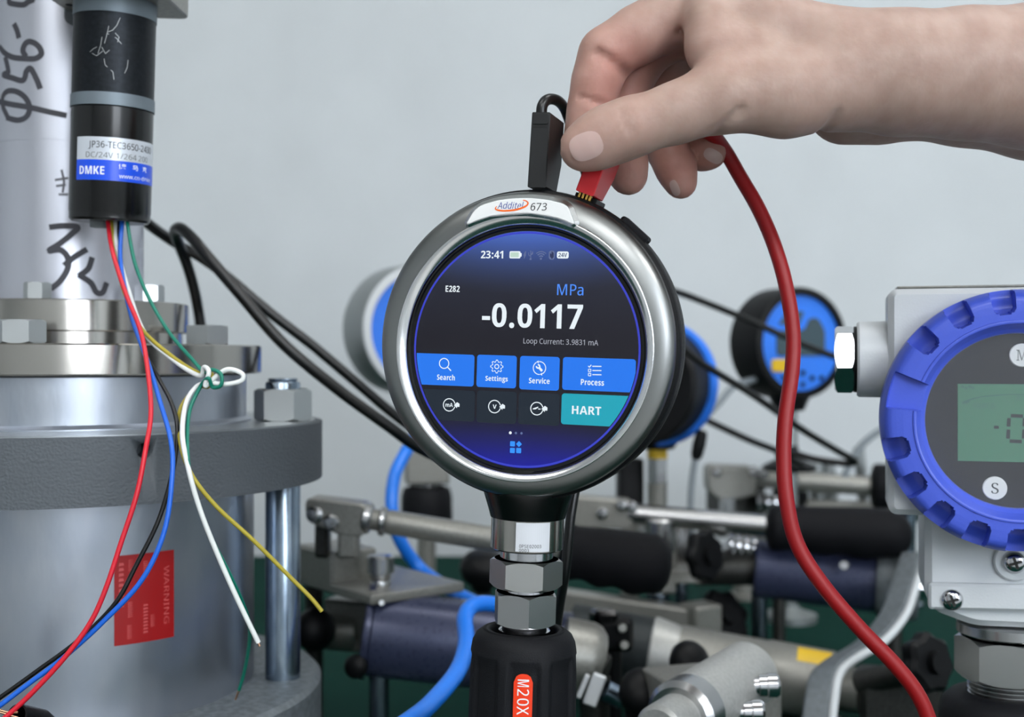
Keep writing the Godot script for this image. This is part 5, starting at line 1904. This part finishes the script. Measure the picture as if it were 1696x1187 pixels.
func make_pump_near() -> void:
	var o := thing("hand_pump", "hand pump with a navy barrel and black gripped lever, directly behind the central connector", "hand pump", Vector3(at(720, 1050, 0.74).x, TABLE, -0.74), "hand pumps on the bench")
	# lever
	var a := at(618, 860, 0.735)
	var b := at(945, 913, 0.735)
	var l := (b - a).length()
	rod_between("lever_rod", a, b, [Vector2(0, -0.01), Vector2(0.0062, -0.01), Vector2(0.0068, 0.008), Vector2(0.0070, 0.0085), Vector2(0.0076, 0.011), Vector2(0.0076, l), Vector2(0, l)], M.steel_dull, o, "steel lever rod")
	grip(at(925, 911, 0.735), at(1113, 940, 0.735), 0.0182, M.grip_foam, o)
	var turn := deg_to_rad(-4.0)
	var cl := soften([Vector2(-0.019, 0.010), Vector2(0.0190, 0.0095), Vector2(0.0190, -0.011), Vector2(0.006, -0.0115), Vector2(-0.004, -0.0085), Vector2(-0.014, -0.006), Vector2(-0.019, 0.001)], 0.005)
	part("clevis", Geo.new().extrude(cl, -0.011, 0.011, 0.0012, Transform3D(Basis(Vector3.UP, turn) * Basis(Vector3.BACK, deg_to_rad(-5.0)), at(561, 852, 0.74))), M.steel_dull, o, "steel clevis with pivot pins")
	for q in [[521, 852, 0.0052], [549, 865, 0.0048]]:
		var c := at(q[0], q[1], 0.7275)
		rod_between("pivot_pin", c + Vector3(0, 0, -0.004), c + Vector3(0, 0, 0.002), [Vector2(0, 0), Vector2(q[2], 0), Vector2(q[2], 0.0045), Vector2(q[2] * 0.7, 0.0055), Vector2(0, 0.0056)], M.steel, o)
	rod_between("lever_ring", at(600, 856, 0.735), at(617, 859, 0.735), pipe(0.0098, 0.0062, 0.0015), M.steel, o)
	rod_between("lever_ring", at(628, 862, 0.735), at(640, 863.5, 0.735), pipe(0.0092, 0.0044, 0.0012), M.steel, o)
	# stand under the clevis
	block("link", at(535, 893, 0.745), 0.0085, 0.022, 0.012, turn, M.steel_dark, o)
	block("link", at(578, 896, 0.735), 0.0125, 0.020, 0.012, turn, M.steel_dull, o)
	block("pedestal", at(556, 934, 0.765), 0.046, 0.024, 0.034, deg_to_rad(-50.0), M.steel_dull, o, "square steel pedestal")
	# mounting plate, corner towards the camera
	var p0 := at(615, 986, 0.70)
	var dx := (at(497, 950, 0.7675) - p0)
	dx.y = 0.0
	var yaw := atan2(-dx.z, dx.x)
	var away := Vector3(-dx.z, 0, dx.x).normalized()
	if away.z > 0:
		away = -away
	var c0 := p0 + dx.normalized() * 0.055 + away * 0.034 + Vector3(0, -0.003, 0)
	block("mounting_plate", c0, 0.110, 0.006, 0.068, yaw, M.steel_dull, o, "flat steel mounting plate", 0.001)
	var nut := at(630, 948, 0.735)
	part("plate_nut", Geo.new().lathe([Vector2(0, -0.009), Vector2(0.0062, -0.009), Vector2(0.0066, -0.006), Vector2(0.0060, -0.0045), Vector2(0.0066, -0.002), Vector2(0.0066, 0.0), Vector2(0.0085, 0.0004), Vector2(0.0085, 0.0096), Vector2(0.0070, 0.0108), Vector2(0, 0.0108)], 40, upright(nut)), M.steel, o, "bright steel nut on the plate")
	# barrel
	var ba := at(613, 1046, 0.725)
	var bb := at(940, 1085, 0.735)
	l = (bb - ba).length()
	var r := 0.0262
	var barrel := rod_between("barrel", ba, bb, [Vector2(0, 0), Vector2(r - 0.001, 0), Vector2(r, 0.001), Vector2(r, l), Vector2(0, l)], M.pump_navy, o, "navy blue barrel")
	part("end_plate", Geo.new().rod(ba, bb, [Vector2(0, -0.004), Vector2(r + 0.0018, -0.004), Vector2(r + 0.0022, -0.003), Vector2(r + 0.0022, 0.0), Vector2(0, 0.0)], 48), M.pump_navy, o)
	rod_between("end_cap", at(930, 1084, 0.70), at(1000, 1098, 0.70), [Vector2(0, 0), Vector2(0.0222, 0), Vector2(0.0222, 0.016), Vector2(0.0205, 0.021), Vector2(0.0165, 0.0245), Vector2(0, 0.0245)], M.steel_dull, o, "round steel end cap")
	rod_between("cap_plug", at(985, 1102, 0.692), at(1004, 1108, 0.690), pipe(0.0085, 0.008), M.steel_dark, o)
	rod_between("rivet", at(632, 998, 0.6992), at(632, 997, 0.690), pipe(0.0018, 0.0012, 0.0003), M.chrome, o)
	# feet
	leg_to_bench("foot", at(628, 1110, 0.72), 0.0062, o, M.zinc)
	leg_to_bench("foot", at(870, 1120, 0.735), 0.0062, o, M.zinc)
	leg_to_bench("foot", at(520, 960, 0.80), 0.0062, o, M.steel_dark)
	knob("adjuster", at(591, 1103, 0.70), Vector3(-0.3, 0.1, 1), 0.0072, o, "small black adjuster")
	knob("side_knob", at(520, 1042, 0.765), Vector3(0.5, 0.2, 1), 0.0135, o, "round black side knob")
	rod_between("side_shaft", at(520, 1045, 0.79), at(590, 1046, 0.79), pipe(0.012, 0.028), M.steel_dull, o)
	block("valve_block", at(590, 1030, 0.80), 0.034, 0.034, 0.03, deg_to_rad(-20), M.steel_dull, o)
	# zip tie and fittings at the cap
	part("cable_tie", cube(at(985, 1142, 0.66), 0.0075, 0.018, 0.004, 0.001, Basis(Vector3.BACK, -0.35)), M.white_plastic, o, "white plastic clip")
	part("cable_tie", cube(at(966, 1136, 0.665), 0.0028, 0.014, 0.004, 0.0008, Basis(Vector3.BACK, -0.4)), M.white_plastic, o)
	rod_between("fitting", at(1000, 1142, 0.69), at(1034, 1160, 0.69), pipe(0.0062, 0.013), M.zinc, o)
	leg_to_bench("foot", at(985, 1120, 0.705), 0.009, o, M.steel_dark)


func make_pump_middle() -> void:
	var o := thing("hand_pump", "hand pump whose black gripped lever passes behind the red cable, middle of the three", "hand pump", Vector3(at(1300, 1000, 0.93).x, TABLE, -0.93), "hand pumps on the bench")
	var a := at(1040, 850, 0.95)
	var b := at(1290, 872, 0.93)
	var l := (b - a).length()
	rod_between("lever_rod", a, b, [Vector2(0, 0), Vector2(0.0084, 0), Vector2(0.0084, l), Vector2(0, l)], M.steel, o, "polished steel lever rod")
	grip(at(1268, 872, 0.925), at(1512, 886, 0.915), 0.0187, M.grip_foam, o)
	var cl := soften([Vector2(-0.035, 0.012), Vector2(0.022, 0.011), Vector2(0.022, -0.011), Vector2(-0.022, -0.013), Vector2(-0.035, -0.004)], 0.006)
	part("clevis", Geo.new().extrude(cl, -0.013, 0.013, 0.0015, Transform3D(Basis(Vector3.BACK, deg_to_rad(-4.0)), at(1002, 847, 0.955))), M.steel_dull, o, "steel clevis")
	for q in [[1030, 836], [1046, 838], [998, 850]]:
		rod_between("pivot_pin", at(q[0], q[1], 0.945), at(q[0], q[1], 0.930), [Vector2(0, 0), Vector2(0.0042, 0), Vector2(0.0042, 0.008), Vector2(0.0026, 0.0095), Vector2(0, 0.0096)], M.chrome, o)
	block("pedestal", at(1088, 925, 0.97), 0.026, 0.052, 0.03, 0.1, M.steel_dull, o, "steel pedestal")
	block("pedestal", at(1125, 915, 0.99), 0.012, 0.050, 0.02, 0.1, M.steel, o)
	part("pedestal_nut", Geo.new().lathe([Vector2(0, 0), Vector2(0.0125, 0), Vector2(0.0125, 0.024), Vector2(0.011, 0.026), Vector2(0, 0.026)], 40, upright(at(1092, 912, 0.945))), M.steel, o)
	block("saddle_plate", at(1160, 946, 0.97), 0.155, 0.010, 0.05, 0.05, M.steel_dull, o, "flat steel saddle", 0.001)
	# barrel and its collars
	var ba := at(1250, 940, 0.95)
	var bb := at(1470, 968, 0.93)
	l = (bb - ba).length()
	rod_between("barrel", ba, bb, pipe(0.0228, l, 0.0015), M.pump_navy, o, "navy blue barrel")
	for k in 4:
		rod_between("collar", at(1203 + k * 13, 902 + k * 1.5, 0.95), at(1212 + k * 13, 903.2 + k * 1.5, 0.95), pipe(0.0085, 0.0046, 0.0012), M.chrome, o, "bright threaded collar")
	rod_between("inlet", at(1150, 942, 0.955), at(1252, 942, 0.95), pipe(0.013, 0.048), M.steel_dark, o)
	rod_between("barrel_rivet", at(1398, 936, 0.908), at(1398, 936, 0.90), pipe(0.0036, 0.0022, 0.0006), M.chrome, o)
	# cast end with an arm that curves down and forward
	rod_between("end_casting", at(1452, 965, 0.93), at(1525, 972, 0.92), [Vector2(0, 0), Vector2(0.0245, 0), Vector2(0.0262, 0.003), Vector2(0.0262, 0.028), Vector2(0.0245, 0.031), Vector2(0, 0.031)], M.cast_light, o, "pale grey cast end")
	var arm := curve([at(1512, 920, 0.90), at(1496, 968, 0.875), at(1478, 1018, 0.845), at(1440, 1064, 0.81), at(1392, 1094, 0.775), at(1366, 1118, 0.75), at(1356, 1160, 0.735), at(1350, 1215, 0.725), at(1347, 1270, 0.722)], 8)
	var rows := []
	for k in arm.size():
		var d := (arm[mini(k + 1, arm.size() - 1)] - arm[maxi(k - 1, 0)]).normalized()
		var across := Vector3(0.86, 0.28, 0.25)
		across = (across - d * d.dot(across)).normalized()
		var thick := d.cross(across).normalized()
		var row := PackedVector3Array()
		for q in rounded(0.0170, 0.0075, 0.0022, Vector2.ZERO, 3):
			row.append(arm[k] + across * q.x + thick * q.y)
		rows.append(row)
	part("arm", Geo.new().skin(rows), M.cast_light, o, "curved pale grey cast arm")
	var bead := PackedVector3Array()
	for k in arm.size():
		var d := (arm[mini(k + 1, arm.size() - 1)] - arm[maxi(k - 1, 0)]).normalized()
		var across := Vector3(0.86, 0.28, 0.25)
		across = (across - d * d.dot(across)).normalized()
		bead.append(arm[k] + across * 0.0086 + Vector3(0, 0, 0.003))
	part("arm_bead", Geo.new().tube(bead, 0.0028, 10), M.housing_white, o, "white bead along the arm")
	rod_between("end_pin", at(1510, 972, 0.905), at(1532, 974, 0.905), pipe(0.0075, 0.012), M.chrome, o)
	leg_to_bench("foot", at(1258, 980, 0.95), 0.0065, o, M.zinc)
	leg_to_bench("foot", at(1290, 985, 0.94), 0.005, o, M.steel_dark)
	leg_to_bench("foot", at(1480, 985, 0.925), 0.0065, o, M.steel_dark)
	leg_to_bench("foot", at(1090, 945, 0.97), 0.010, o, M.zinc)
	leg_to_bench("foot", at(1128, 945, 0.985), 0.006, o, M.zinc)
	star_knob("hand_wheel", at(1166, 920, 0.90), Vector3(0.75, 0.15, 0.75), 0.0205, 0.010, o, "black lobed hand wheel")
	rod_between("wheel_shaft", at(1175, 917, 0.915), at(1215, 905, 0.95), pipe(0.0042, 0.034), M.steel, o)


func make_pump_far() -> void:
	var o := thing("hand_pump", "hand pump furthest back by the wall, its grip hidden by the blue cover ring", "hand pump", Vector3(at(1320, 900, 1.22).x, TABLE, -1.22), "hand pumps on the bench")
	var a := at(1238, 790, 1.22)
	var b := at(1452, 806, 1.20)
	var l := (b - a).length()
	rod_between("lever_rod", a, b, pipe(0.0098, l), M.steel_dull, o, "dull steel lever rod")
	grip(at(1440, 803, 1.20), at(1640, 815, 1.18), 0.0245, M.grip_foam, o)
	var cl := soften([Vector2(-0.027, 0.016), Vector2(0.022, 0.014), Vector2(0.022, -0.014), Vector2(-0.012, -0.022), Vector2(-0.027, -0.010)], 0.006)
	part("clevis", Geo.new().extrude(cl, -0.016, 0.016, 0.002, Transform3D(Basis(), at(1212, 794, 1.22))), M.steel_dull, o, "steel clevis")
	for q in [[1247, 781], [1264, 783], [1186, 782]]:
		rod_between("pivot_pin", at(q[0], q[1], 1.215), at(q[0], q[1], 1.195), [Vector2(0, 0), Vector2(0.0062, 0), Vector2(0.0062, 0.010), Vector2(0.004, 0.013), Vector2(0, 0.0132)], M.steel, o)
	block("pedestal", at(1218, 845, 1.24), 0.05, 0.05, 0.04, 0.2, M.steel_dark, o)
	block("pedestal", at(1205, 845, 1.21), 0.014, 0.03, 0.014, 0.2, M.steel, o)
	for k in 3:
		rod_between("collar", at(1252 + k * 13, 832, 1.21), at(1261 + k * 13, 832.5, 1.21), pipe(0.0095, 0.0056, 0.0015), M.chrome, o, "bright collar")
	rod_between("barrel", at(1215, 862, 1.25), at(1480, 872, 1.24), pipe(0.026, 0.167), M.steel_dull, o)
	for q in [[1350, 826, 0.0090], [1372, 822, 0.0062], [1422, 800, 0.0058]]:
		rod_between("strut", at(q[0], q[1] - 60, 1.25), at(q[0] + 8, q[1] + 30, 1.25), pipe(q[2], 0.057), M.gauge_grey, o)
	knob("under_knob", at(1308, 818, 1.23), Vector3(0, -1, 0.2), 0.019, o, "black knob under the lever")
	for x in [1230, 1350, 1470]:
		leg_to_bench("foot", at(x, 870, 1.245), 0.010, o, M.steel_dull)
	rod_between("wall_pipe", at(1405, 845, 1.28), at(1545, 850, 1.28), pipe(0.0095, 0.09), M.steel, o)
	rod_between("upright_tube", at(1502, 925, 1.2), at(1505, 835, 1.2), pipe(0.0085, 0.055), M.zinc, o)
	leg_to_bench("foot", at(1502, 922, 1.2), 0.0085, o, M.zinc)


func make_bench_parts() -> void:
	# long cylinder with a yellow tag, lower right of the middle
	var o := thing("hydraulic_cylinder", "long grey cylinder with a pale collar and a yellow tag beside the cast arm", "cylinder", Vector3(at(1200, 1100, 0.78).x, TABLE, -0.78))
	var a := at(945, 1055, 0.86)
	var b := at(1400, 1140, 0.815)
	var l := (b - a).length()
	var f := func(px: float) -> float: return l * (px - 945.0) / 455.0
	rod_between("dark_tube", a, b, [Vector2(0, 0), Vector2(0.02436, 0), Vector2(0.02436, f.call(1086)), Vector2(0, f.call(1086))], M.pump_dark, o, "dark grey tube")
	part("collar", Geo.new().rod(a, b, [Vector2(0, f.call(1084)), Vector2(0.02478, f.call(1084)), Vector2(0.02541, f.call(1087)), Vector2(0.02153, f.call(1132)), Vector2(0, f.call(1132))], 48), M.aluminium, o, "bright tapered collar")
	part("grey_tube", Geo.new().rod(a, b, [Vector2(0, f.call(1130)), Vector2(0.02289, f.call(1130)), Vector2(0.02289, f.call(1272)), Vector2(0.02373, f.call(1276)), Vector2(0.02373, f.call(1378)), Vector2(0, f.call(1378))], 48), M.steel_dull, o, "dull grey tube")
	part("end_nut", Geo.new().rod(a, b, [Vector2(0, f.call(1376)), Vector2(0.01575, f.call(1376)), Vector2(0.01575, f.call(1440)), Vector2(0.01260, f.call(1448)), Vector2(0, f.call(1448))], 6, 10.0), M.steel_dull, o, "hexagon end nut")
	# tag wraps over the top of the tube
	var g := Geo.new()
	var fr := Geo.facing(b - a)
	var dir := (b - a).normalized()
	var upv := (Vector3.UP - dir * dir.y).normalized()
	var fwd := upv.cross(dir)
	if fwd.z < 0:
		fwd = -fwd
	for k in 8:
		var pts := []
		for e in [[0, k], [1, k], [1, k + 1], [0, k + 1]]:
			var an := deg_to_rad(lerpf(10.0, 44.0, float(e[1]) / 8.0))
			pts.append(a + dir * lerpf(f.call(1318), f.call(1372), e[0]) + (upv * cos(an) + fwd * sin(an)) * 0.02389)
		g.flat(pts, upv + fwd)
	part("yellow_tag", g, M.label_yellow, o, "yellow tag")
	for q in [1000, 1360]:
		leg_to_bench("foot", a.lerp(b, (q - 945.0) / 455.0), 0.008, o, M.steel_dark)
	# bar and block behind it
	o = thing("steel_bar", "flat steel bar with a square end block behind the long grey cylinder", "bar", Vector3(at(1080, 1030, 0.88).x, TABLE, -0.88))
	var p0 := at(930, 992, 0.96)
	var p1 := at(1172, 1036, 0.935)
	var dd := p1 - p0
	part("bar", cube((p0 + p1) / 2, dd.length(), 0.020, 0.02, 0.0012, Basis(Vector3.UP, atan2(-dd.z, dd.x)) * Basis(Vector3.BACK, -0.10)), M.steel_dull, o, "flat bar")
	block("end_block", at(1160, 1022, 0.935), 0.026, 0.022, 0.024, 0.5, M.steel_dull, o)
	for q in [p0 + dd * 0.06, p0 + dd * 0.9]:
		leg_to_bench("foot", q, 0.007, o, M.steel_dark)
	o = thing("hand_valve", "black lobed valve wheel standing on the green mat behind the steel bar", "valve knob", Vector3(at(1195, 1010, 0.96).x, TABLE, -0.97))
	star_knob("wheel", at(1198, 1022, 0.955), Vector3(0.45, 0.5, 0.75), 0.0232, 0.012, o)
	leg_to_bench("stem", at(1192, 1028, 0.968), 0.006, o, M.steel_dark)
	# black clutter by the collar
	o = thing("relief_valve", "small black relief valve with two bright screws beside the connector sleeve", "valve", Vector3(at(1015, 1040, 0.76).x, TABLE, -0.76))
	block("valve_body", at(1012, 1048, 0.765), 0.026, 0.022, 0.02, 0.3, M.black_matt, o, "", 0.004)
	block("valve_cap", at(1000, 1022, 0.762), 0.017, 0.011, 0.014, 0.3, M.black_gloss, o, "", 0.003)
	for q in [[1030, 1040], [1033, 1068]]:
		rod_between("screw", at(q[0], q[1], 0.757), at(q[0] + 3, q[1], 0.745), pipe(0.0028, 0.005, 0.0006), M.steel_dull, o)
	leg_to_bench("stem", at(1012, 1056, 0.765), 0.007, o, M.black_matt)
	# two black knobs
	for q in [[1140, 1096, 0.70, 0.0122, "round black knob between the long grey cylinder and the slanting bright cylinder"], [1062, 1148, 0.66, 0.0135, "round black knob beside the white plastic clip, low in front"]]:
		var c := at(q[0], q[1], q[2])
		var kn := thing("control_knob", q[4], "knob", Vector3(c.x, TABLE, c.z))
		knob("cap", c, Vector3(0.35, 0.55, 0.75), q[3], kn)
		leg_to_bench("stem", c + Vector3(-0.003, -0.006, -0.008), 0.0055, kn, M.black_matt)
	# bright slanting cylinder in front
	o = thing("valve_manifold", "bright slanting aluminium cylinder with two knurled pins, lowest in front", "manifold", Vector3(at(1180, 1150, 0.58).x, TABLE, -0.58))
	a = at(1238, 1116, 0.63)
	b = at(1140, 1180, 0.57)
	l = (b - a).length()
	var r := 0.0172
	part("cylinder", Geo.new().rod(a, b, [Vector2(0, 0), Vector2(r - 0.0006, 0), Vector2(r, 0.0006), Vector2(r, l - 0.004), Vector2(0, l - 0.004)], 64), M.aluminium, o, "bright aluminium cylinder")
	part("end_ring", Geo.new().rod(a, b, [Vector2(0, l - 0.004), Vector2(r + 0.0004, l - 0.004), Vector2(r + 0.0004, l + 0.008), Vector2(r - 0.0022, l + 0.011), Vector2(0, l + 0.011)], 64), M.steel, o, "polished end ring")
	part("nose", Geo.new().rod(a, b, [Vector2(0, l + 0.010), Vector2(0.0122, l + 0.010), Vector2(0.0122, l + 0.030), Vector2(0.0105, l + 0.032), Vector2(0, l + 0.032)], 48), M.aluminium, o, "pale round nose")
	for q in [[1254, 1136, 0.60], [1228, 1180, 0.585]]:
		var c := at(q[0], q[1], q[2])
		var e := c + Vector3(0.012, 0.0008, 0.0012)
		part("pin", Geo.new().rod(c - Vector3(0.012, 0, 0), e, [Vector2(0, 0), Vector2(0.0042, 0), Vector2(0.0042, 0.0125), Vector2(0.0054, 0.0128), Vector2(0.0054, 0.0165), Vector2(0.0060, 0.0170), Vector2(0.0060, 0.0215), Vector2(0.0050, 0.0228), Vector2(0, 0.0229)], 40), M.chrome, o, "knurled steel pin")
	block("manifold_body", Vector3(at(1190, 1180, 0.62).x, TABLE + 0.040, -0.645), 0.06, 0.079, 0.05, 0.3, M.steel_dull, o)
	# dark valve behind the second connector
	o = thing("needle_valve", "dark needle valve with a black hand wheel beside the transmitter's connector", "valve", Vector3(at(1500, 1110, 0.72).x, TABLE, -0.72))
	star_knob("hand_wheel", at(1535, 1098, 0.70), Vector3(0.5, 0.25, 0.9), 0.018, 0.012, o)
	rod_between("spindle", at(1420, 1130, 0.74), at(1530, 1108, 0.715), pipe(0.0075, 0.045), M.steel_dark, o)
	block("valve_body", at(1490, 1150, 0.74), 0.05, 0.03, 0.03, -0.2, M.steel_dark, o, "", 0.004)
	leg_to_bench("stem", at(1490, 1155, 0.74), 0.010, o, M.steel_dark)


func back_gauge(called: String, label: String, mid: Vector3, yaw: float, r: float, deep: float, shell: Material, face_on: bool) -> Node3D:
	var o := thing(called, label, "gauge", Vector3(mid.x, TABLE, mid.z))
	var b := Basis(Vector3.UP, yaw)
	var xf := Transform3D(b * ZUP, mid)
	if not face_on or shell == M.gauge_grey:
		part("front_ring", Geo.new().lathe([Vector2(r * 0.85, -0.002), Vector2(r * 0.995, -0.004), Vector2(r * 0.97, 0.002), Vector2(r * 0.86, 0.0028), Vector2(r * 0.85, -0.002)], 64, xf), M.housing_white if face_on else shell, o, "pale front ring")
	part("case", Geo.new().lathe([Vector2(0, -deep), Vector2(r * 0.94, -deep), Vector2(r, -deep * 0.93), Vector2(r, -0.004), Vector2(r * 0.98, 0.0), Vector2(r * 0.86, 0.001), Vector2(r * 0.85, -0.003), Vector2(0, -0.003)], 80, xf), shell, o, "round case")
	if face_on:
		part("face", Geo.new().lathe([Vector2(r * 0.85, -0.003), Vector2(0, -0.0025)], 64, xf), M.gauge_blue, o, "blue face")
	return o


func make_back_gauges() -> void:
	# black gauge with the blue face, turned to the right
	var mid := at(1329, 568, 1.12)
	var yaw := deg_to_rad(24.0)
	var o := back_gauge("rear_gauge", "blurred black gauge with a blue face and a yellow key, crossed by the red cable", mid, yaw, 0.0530, 0.045, M.gauge_black, true)
	var b := Basis(Vector3.UP, yaw)
	var face: Node3D = o.get_node("face")
	var put := func(poly: PackedVector2Array, z0: float, z1: float, called: String, m: Material, label := "") -> void:
		part(called, Geo.new().extrude(poly, z0, z1, 0.0003, Transform3D(b, mid)), m, face, label)
	put.call(soften([Vector2(-0.028, -0.012), Vector2(0.028, -0.012), Vector2(0.028, 0.012), Vector2(0.020, 0.024), Vector2(0.010, 0.024), Vector2(0.004, 0.012), Vector2(-0.028, 0.012)], 0.005), -0.003, -0.0015, "display", M.gauge_lcd, "dark grey display")
	put.call(soften([Vector2(-0.026, 0.017), Vector2(-0.002, 0.017), Vector2(0.004, 0.030), Vector2(-0.016, 0.030)], 0.003), -0.003, -0.0018, "name_plate", M.gauge_lcd)
	put.call(rounded(0.019, 0.012, 0.003, Vector2(-0.024, -0.021)), -0.003, -0.001, "yellow_key", M.label_yellow, "yellow key")
	for q in [[-0.020, -0.033], [0.002, -0.028], [0.002, -0.039], [0.013, -0.033], [0.024, -0.033]]:
		put.call(disc(0.0024, Vector2(q[0], q[1]), 12), -0.003, -0.0012, "key", M.gauge_black)
	var sx := mid - b.z * 0.02
	part("stem", Geo.new().lathe([Vector2(0, 0), Vector2(0.026, 0), Vector2(0.026, 0.006), Vector2(0.014, 0.010), Vector2(0.008, 0.014), Vector2(0.008, at(0, 672, 1.13).y - TABLE), Vector2(0, at(0, 672, 1.13).y - TABLE)], 32, upright(Vector3(sx.x, TABLE, sx.z))), M.gauge_grey, o)
	part("stem_neck", Geo.new().lathe([Vector2(0, 0), Vector2(0.014, 0), Vector2(0.020, 0.014), Vector2(0, 0.014)], 32, upright(Vector3(sx.x, mid.y - 0.064, sx.z))), M.gauge_black, o)
	part("stem_flange", Geo.new().lathe([Vector2(0, 0), Vector2(0.024, 0), Vector2(0.026, 0.004), Vector2(0.010, 0.012), Vector2(0.008, 0.024), Vector2(0, 0.024)], 32, upright(Vector3(sx.x, at(0, 780, 1.13).y, sx.z))), M.gauge_black, o)
	# gauge seen from behind, its rim bright blue
	mid = at(1088, 634, 1.02)
	yaw = deg_to_rad(150.0)
	o = back_gauge("rear_gauge", "blurred black gauge turned away with a blue rim, half hidden by the central gauge", mid, yaw, 0.0500, 0.040, M.gauge_black, false)
	b = Basis(Vector3.UP, yaw)
	part("blue_rim", Geo.new().lathe([Vector2(0.0440, -0.006), Vector2(0.0530, -0.006), Vector2(0.0545, -0.003), Vector2(0.0540, 0.004), Vector2(0.0500, 0.0075), Vector2(0.0440, 0.006)], 80, Transform3D(b * ZUP, mid)), M.gauge_blue, o, "bright blue rim")
	part("label_plate", Geo.new().extrude(rounded(0.036, 0.030, 0.004), -0.0012, 0.0, 0.0003, Transform3D(Basis(Vector3.UP, yaw + PI), mid - b.z * 0.0408)), M.rubber, o)
	var s2 := mid + b.z * 0.012
	s2.x = at(1091, 0, 1.02).x
	var hy := func(py: float) -> float: return at(0, py, 1.02).y
	part("neck", Geo.new().lathe([Vector2(0, hy.call(744)), Vector2(0.0145, hy.call(744)), Vector2(0.022, hy.call(715)), Vector2(0, hy.call(715))], 40, upright(Vector3(s2.x, 0, s2.z))), M.gauge_black, o)
	part("yellow_band", Geo.new().lathe([Vector2(0, hy.call(760)), Vector2(0.0088, hy.call(760)), Vector2(0.0088, hy.call(744)), Vector2(0, hy.call(744))], 40, upright(Vector3(s2.x, 0, s2.z))), M.label_yellow, o, "yellow band")
	part("hexagon", Geo.new().hexagon(0.0165, hy.call(760) - hy.call(802), upright(Vector3(s2.x, hy.call(781), s2.z)), 1.2), M.steel, o)
	part("stem", Geo.new().lathe([Vector2(0, TABLE), Vector2(0.02, TABLE), Vector2(0.02, TABLE + 0.01), Vector2(0.0085, TABLE + 0.014), Vector2(0.0085, hy.call(800)), Vector2(0, hy.call(800))], 32, upright(Vector3(s2.x, 0, s2.z))), M.steel_dull, o)
	block("junction_box", at(1043, 800, 1.05), 0.022, 0.044, 0.02, 0.1, M.gauge_black, o)
	part("box_post", Geo.new().lathe([Vector2(0, TABLE), Vector2(0.008, TABLE), Vector2(0.008, at(0, 820, 1.05).y), Vector2(0, at(0, 820, 1.05).y)], 24, upright(Vector3(at(1043, 800, 1.05).x, 0, -1.05))), M.steel_dull, o)
	# pale gauge at the left of the central one
	mid = at(700, 545, 1.08)
	yaw = deg_to_rad(30.0)
	o = back_gauge("rear_gauge", "blurred pale grey gauge with a blue face, mostly hidden behind the central gauge", mid, yaw, 0.0600, 0.046, M.gauge_grey, true)
	var s3 := mid + Vector3(0.0, 0, -0.02)
	s3.x = at(704, 0, 1.08).x
	hy = func(py: float) -> float: return at(0, py, 1.08).y
	block("steel_block", Vector3(s3.x, hy.call(774), s3.z), 0.040, 0.032, 0.03, 0.15, M.steel_dull, o, "square steel block")
	part("neck", Geo.new().lathe([Vector2(0, hy.call(760)), Vector2(0.010, hy.call(760)), Vector2(0.016, hy.call(640)), Vector2(0, hy.call(640))], 32, upright(Vector3(s3.x, 0, s3.z))), M.gauge_grey, o)
	part("link", Geo.new().lathe([Vector2(0, hy.call(815)), Vector2(0.012, hy.call(815)), Vector2(0.012, hy.call(788)), Vector2(0, hy.call(788))], 32, upright(Vector3(s3.x, 0, s3.z))), M.steel, o)
	part("sleeve", Geo.new().lathe([Vector2(0, hy.call(872)), Vector2(0.0225, hy.call(872)), Vector2(0.0240, hy.call(866)), Vector2(0.0235, hy.call(826)), Vector2(0.0215, hy.call(812)), Vector2(0.014, hy.call(807)), Vector2(0, hy.call(807))], 48, upright(Vector3(s3.x, 0, s3.z))), M.rubber, o, "black rubber sleeve")
	part("stand", Geo.new().lathe([Vector2(0, TABLE), Vector2(0.03, TABLE), Vector2(0.03, TABLE + 0.01), Vector2(0.0085, TABLE + 0.016), Vector2(0.0085, hy.call(870)), Vector2(0, hy.call(870))], 32, upright(Vector3(s3.x, 0, s3.z))), M.steel_dull, o)
	# black knob on a post behind the plate
	var kn := thing("post_knob", "round black knob on a post behind the navy barrel of the nearest pump", "knob", Vector3(at(800, 950, 0.95).x, TABLE, -0.95))
	knob("cap", at(800, 945, 0.95), Vector3(0.1, 1, 0.25), 0.019, kn)
	leg_to_bench("post", at(800, 952, 0.955), 0.007, kn, M.steel_dark)
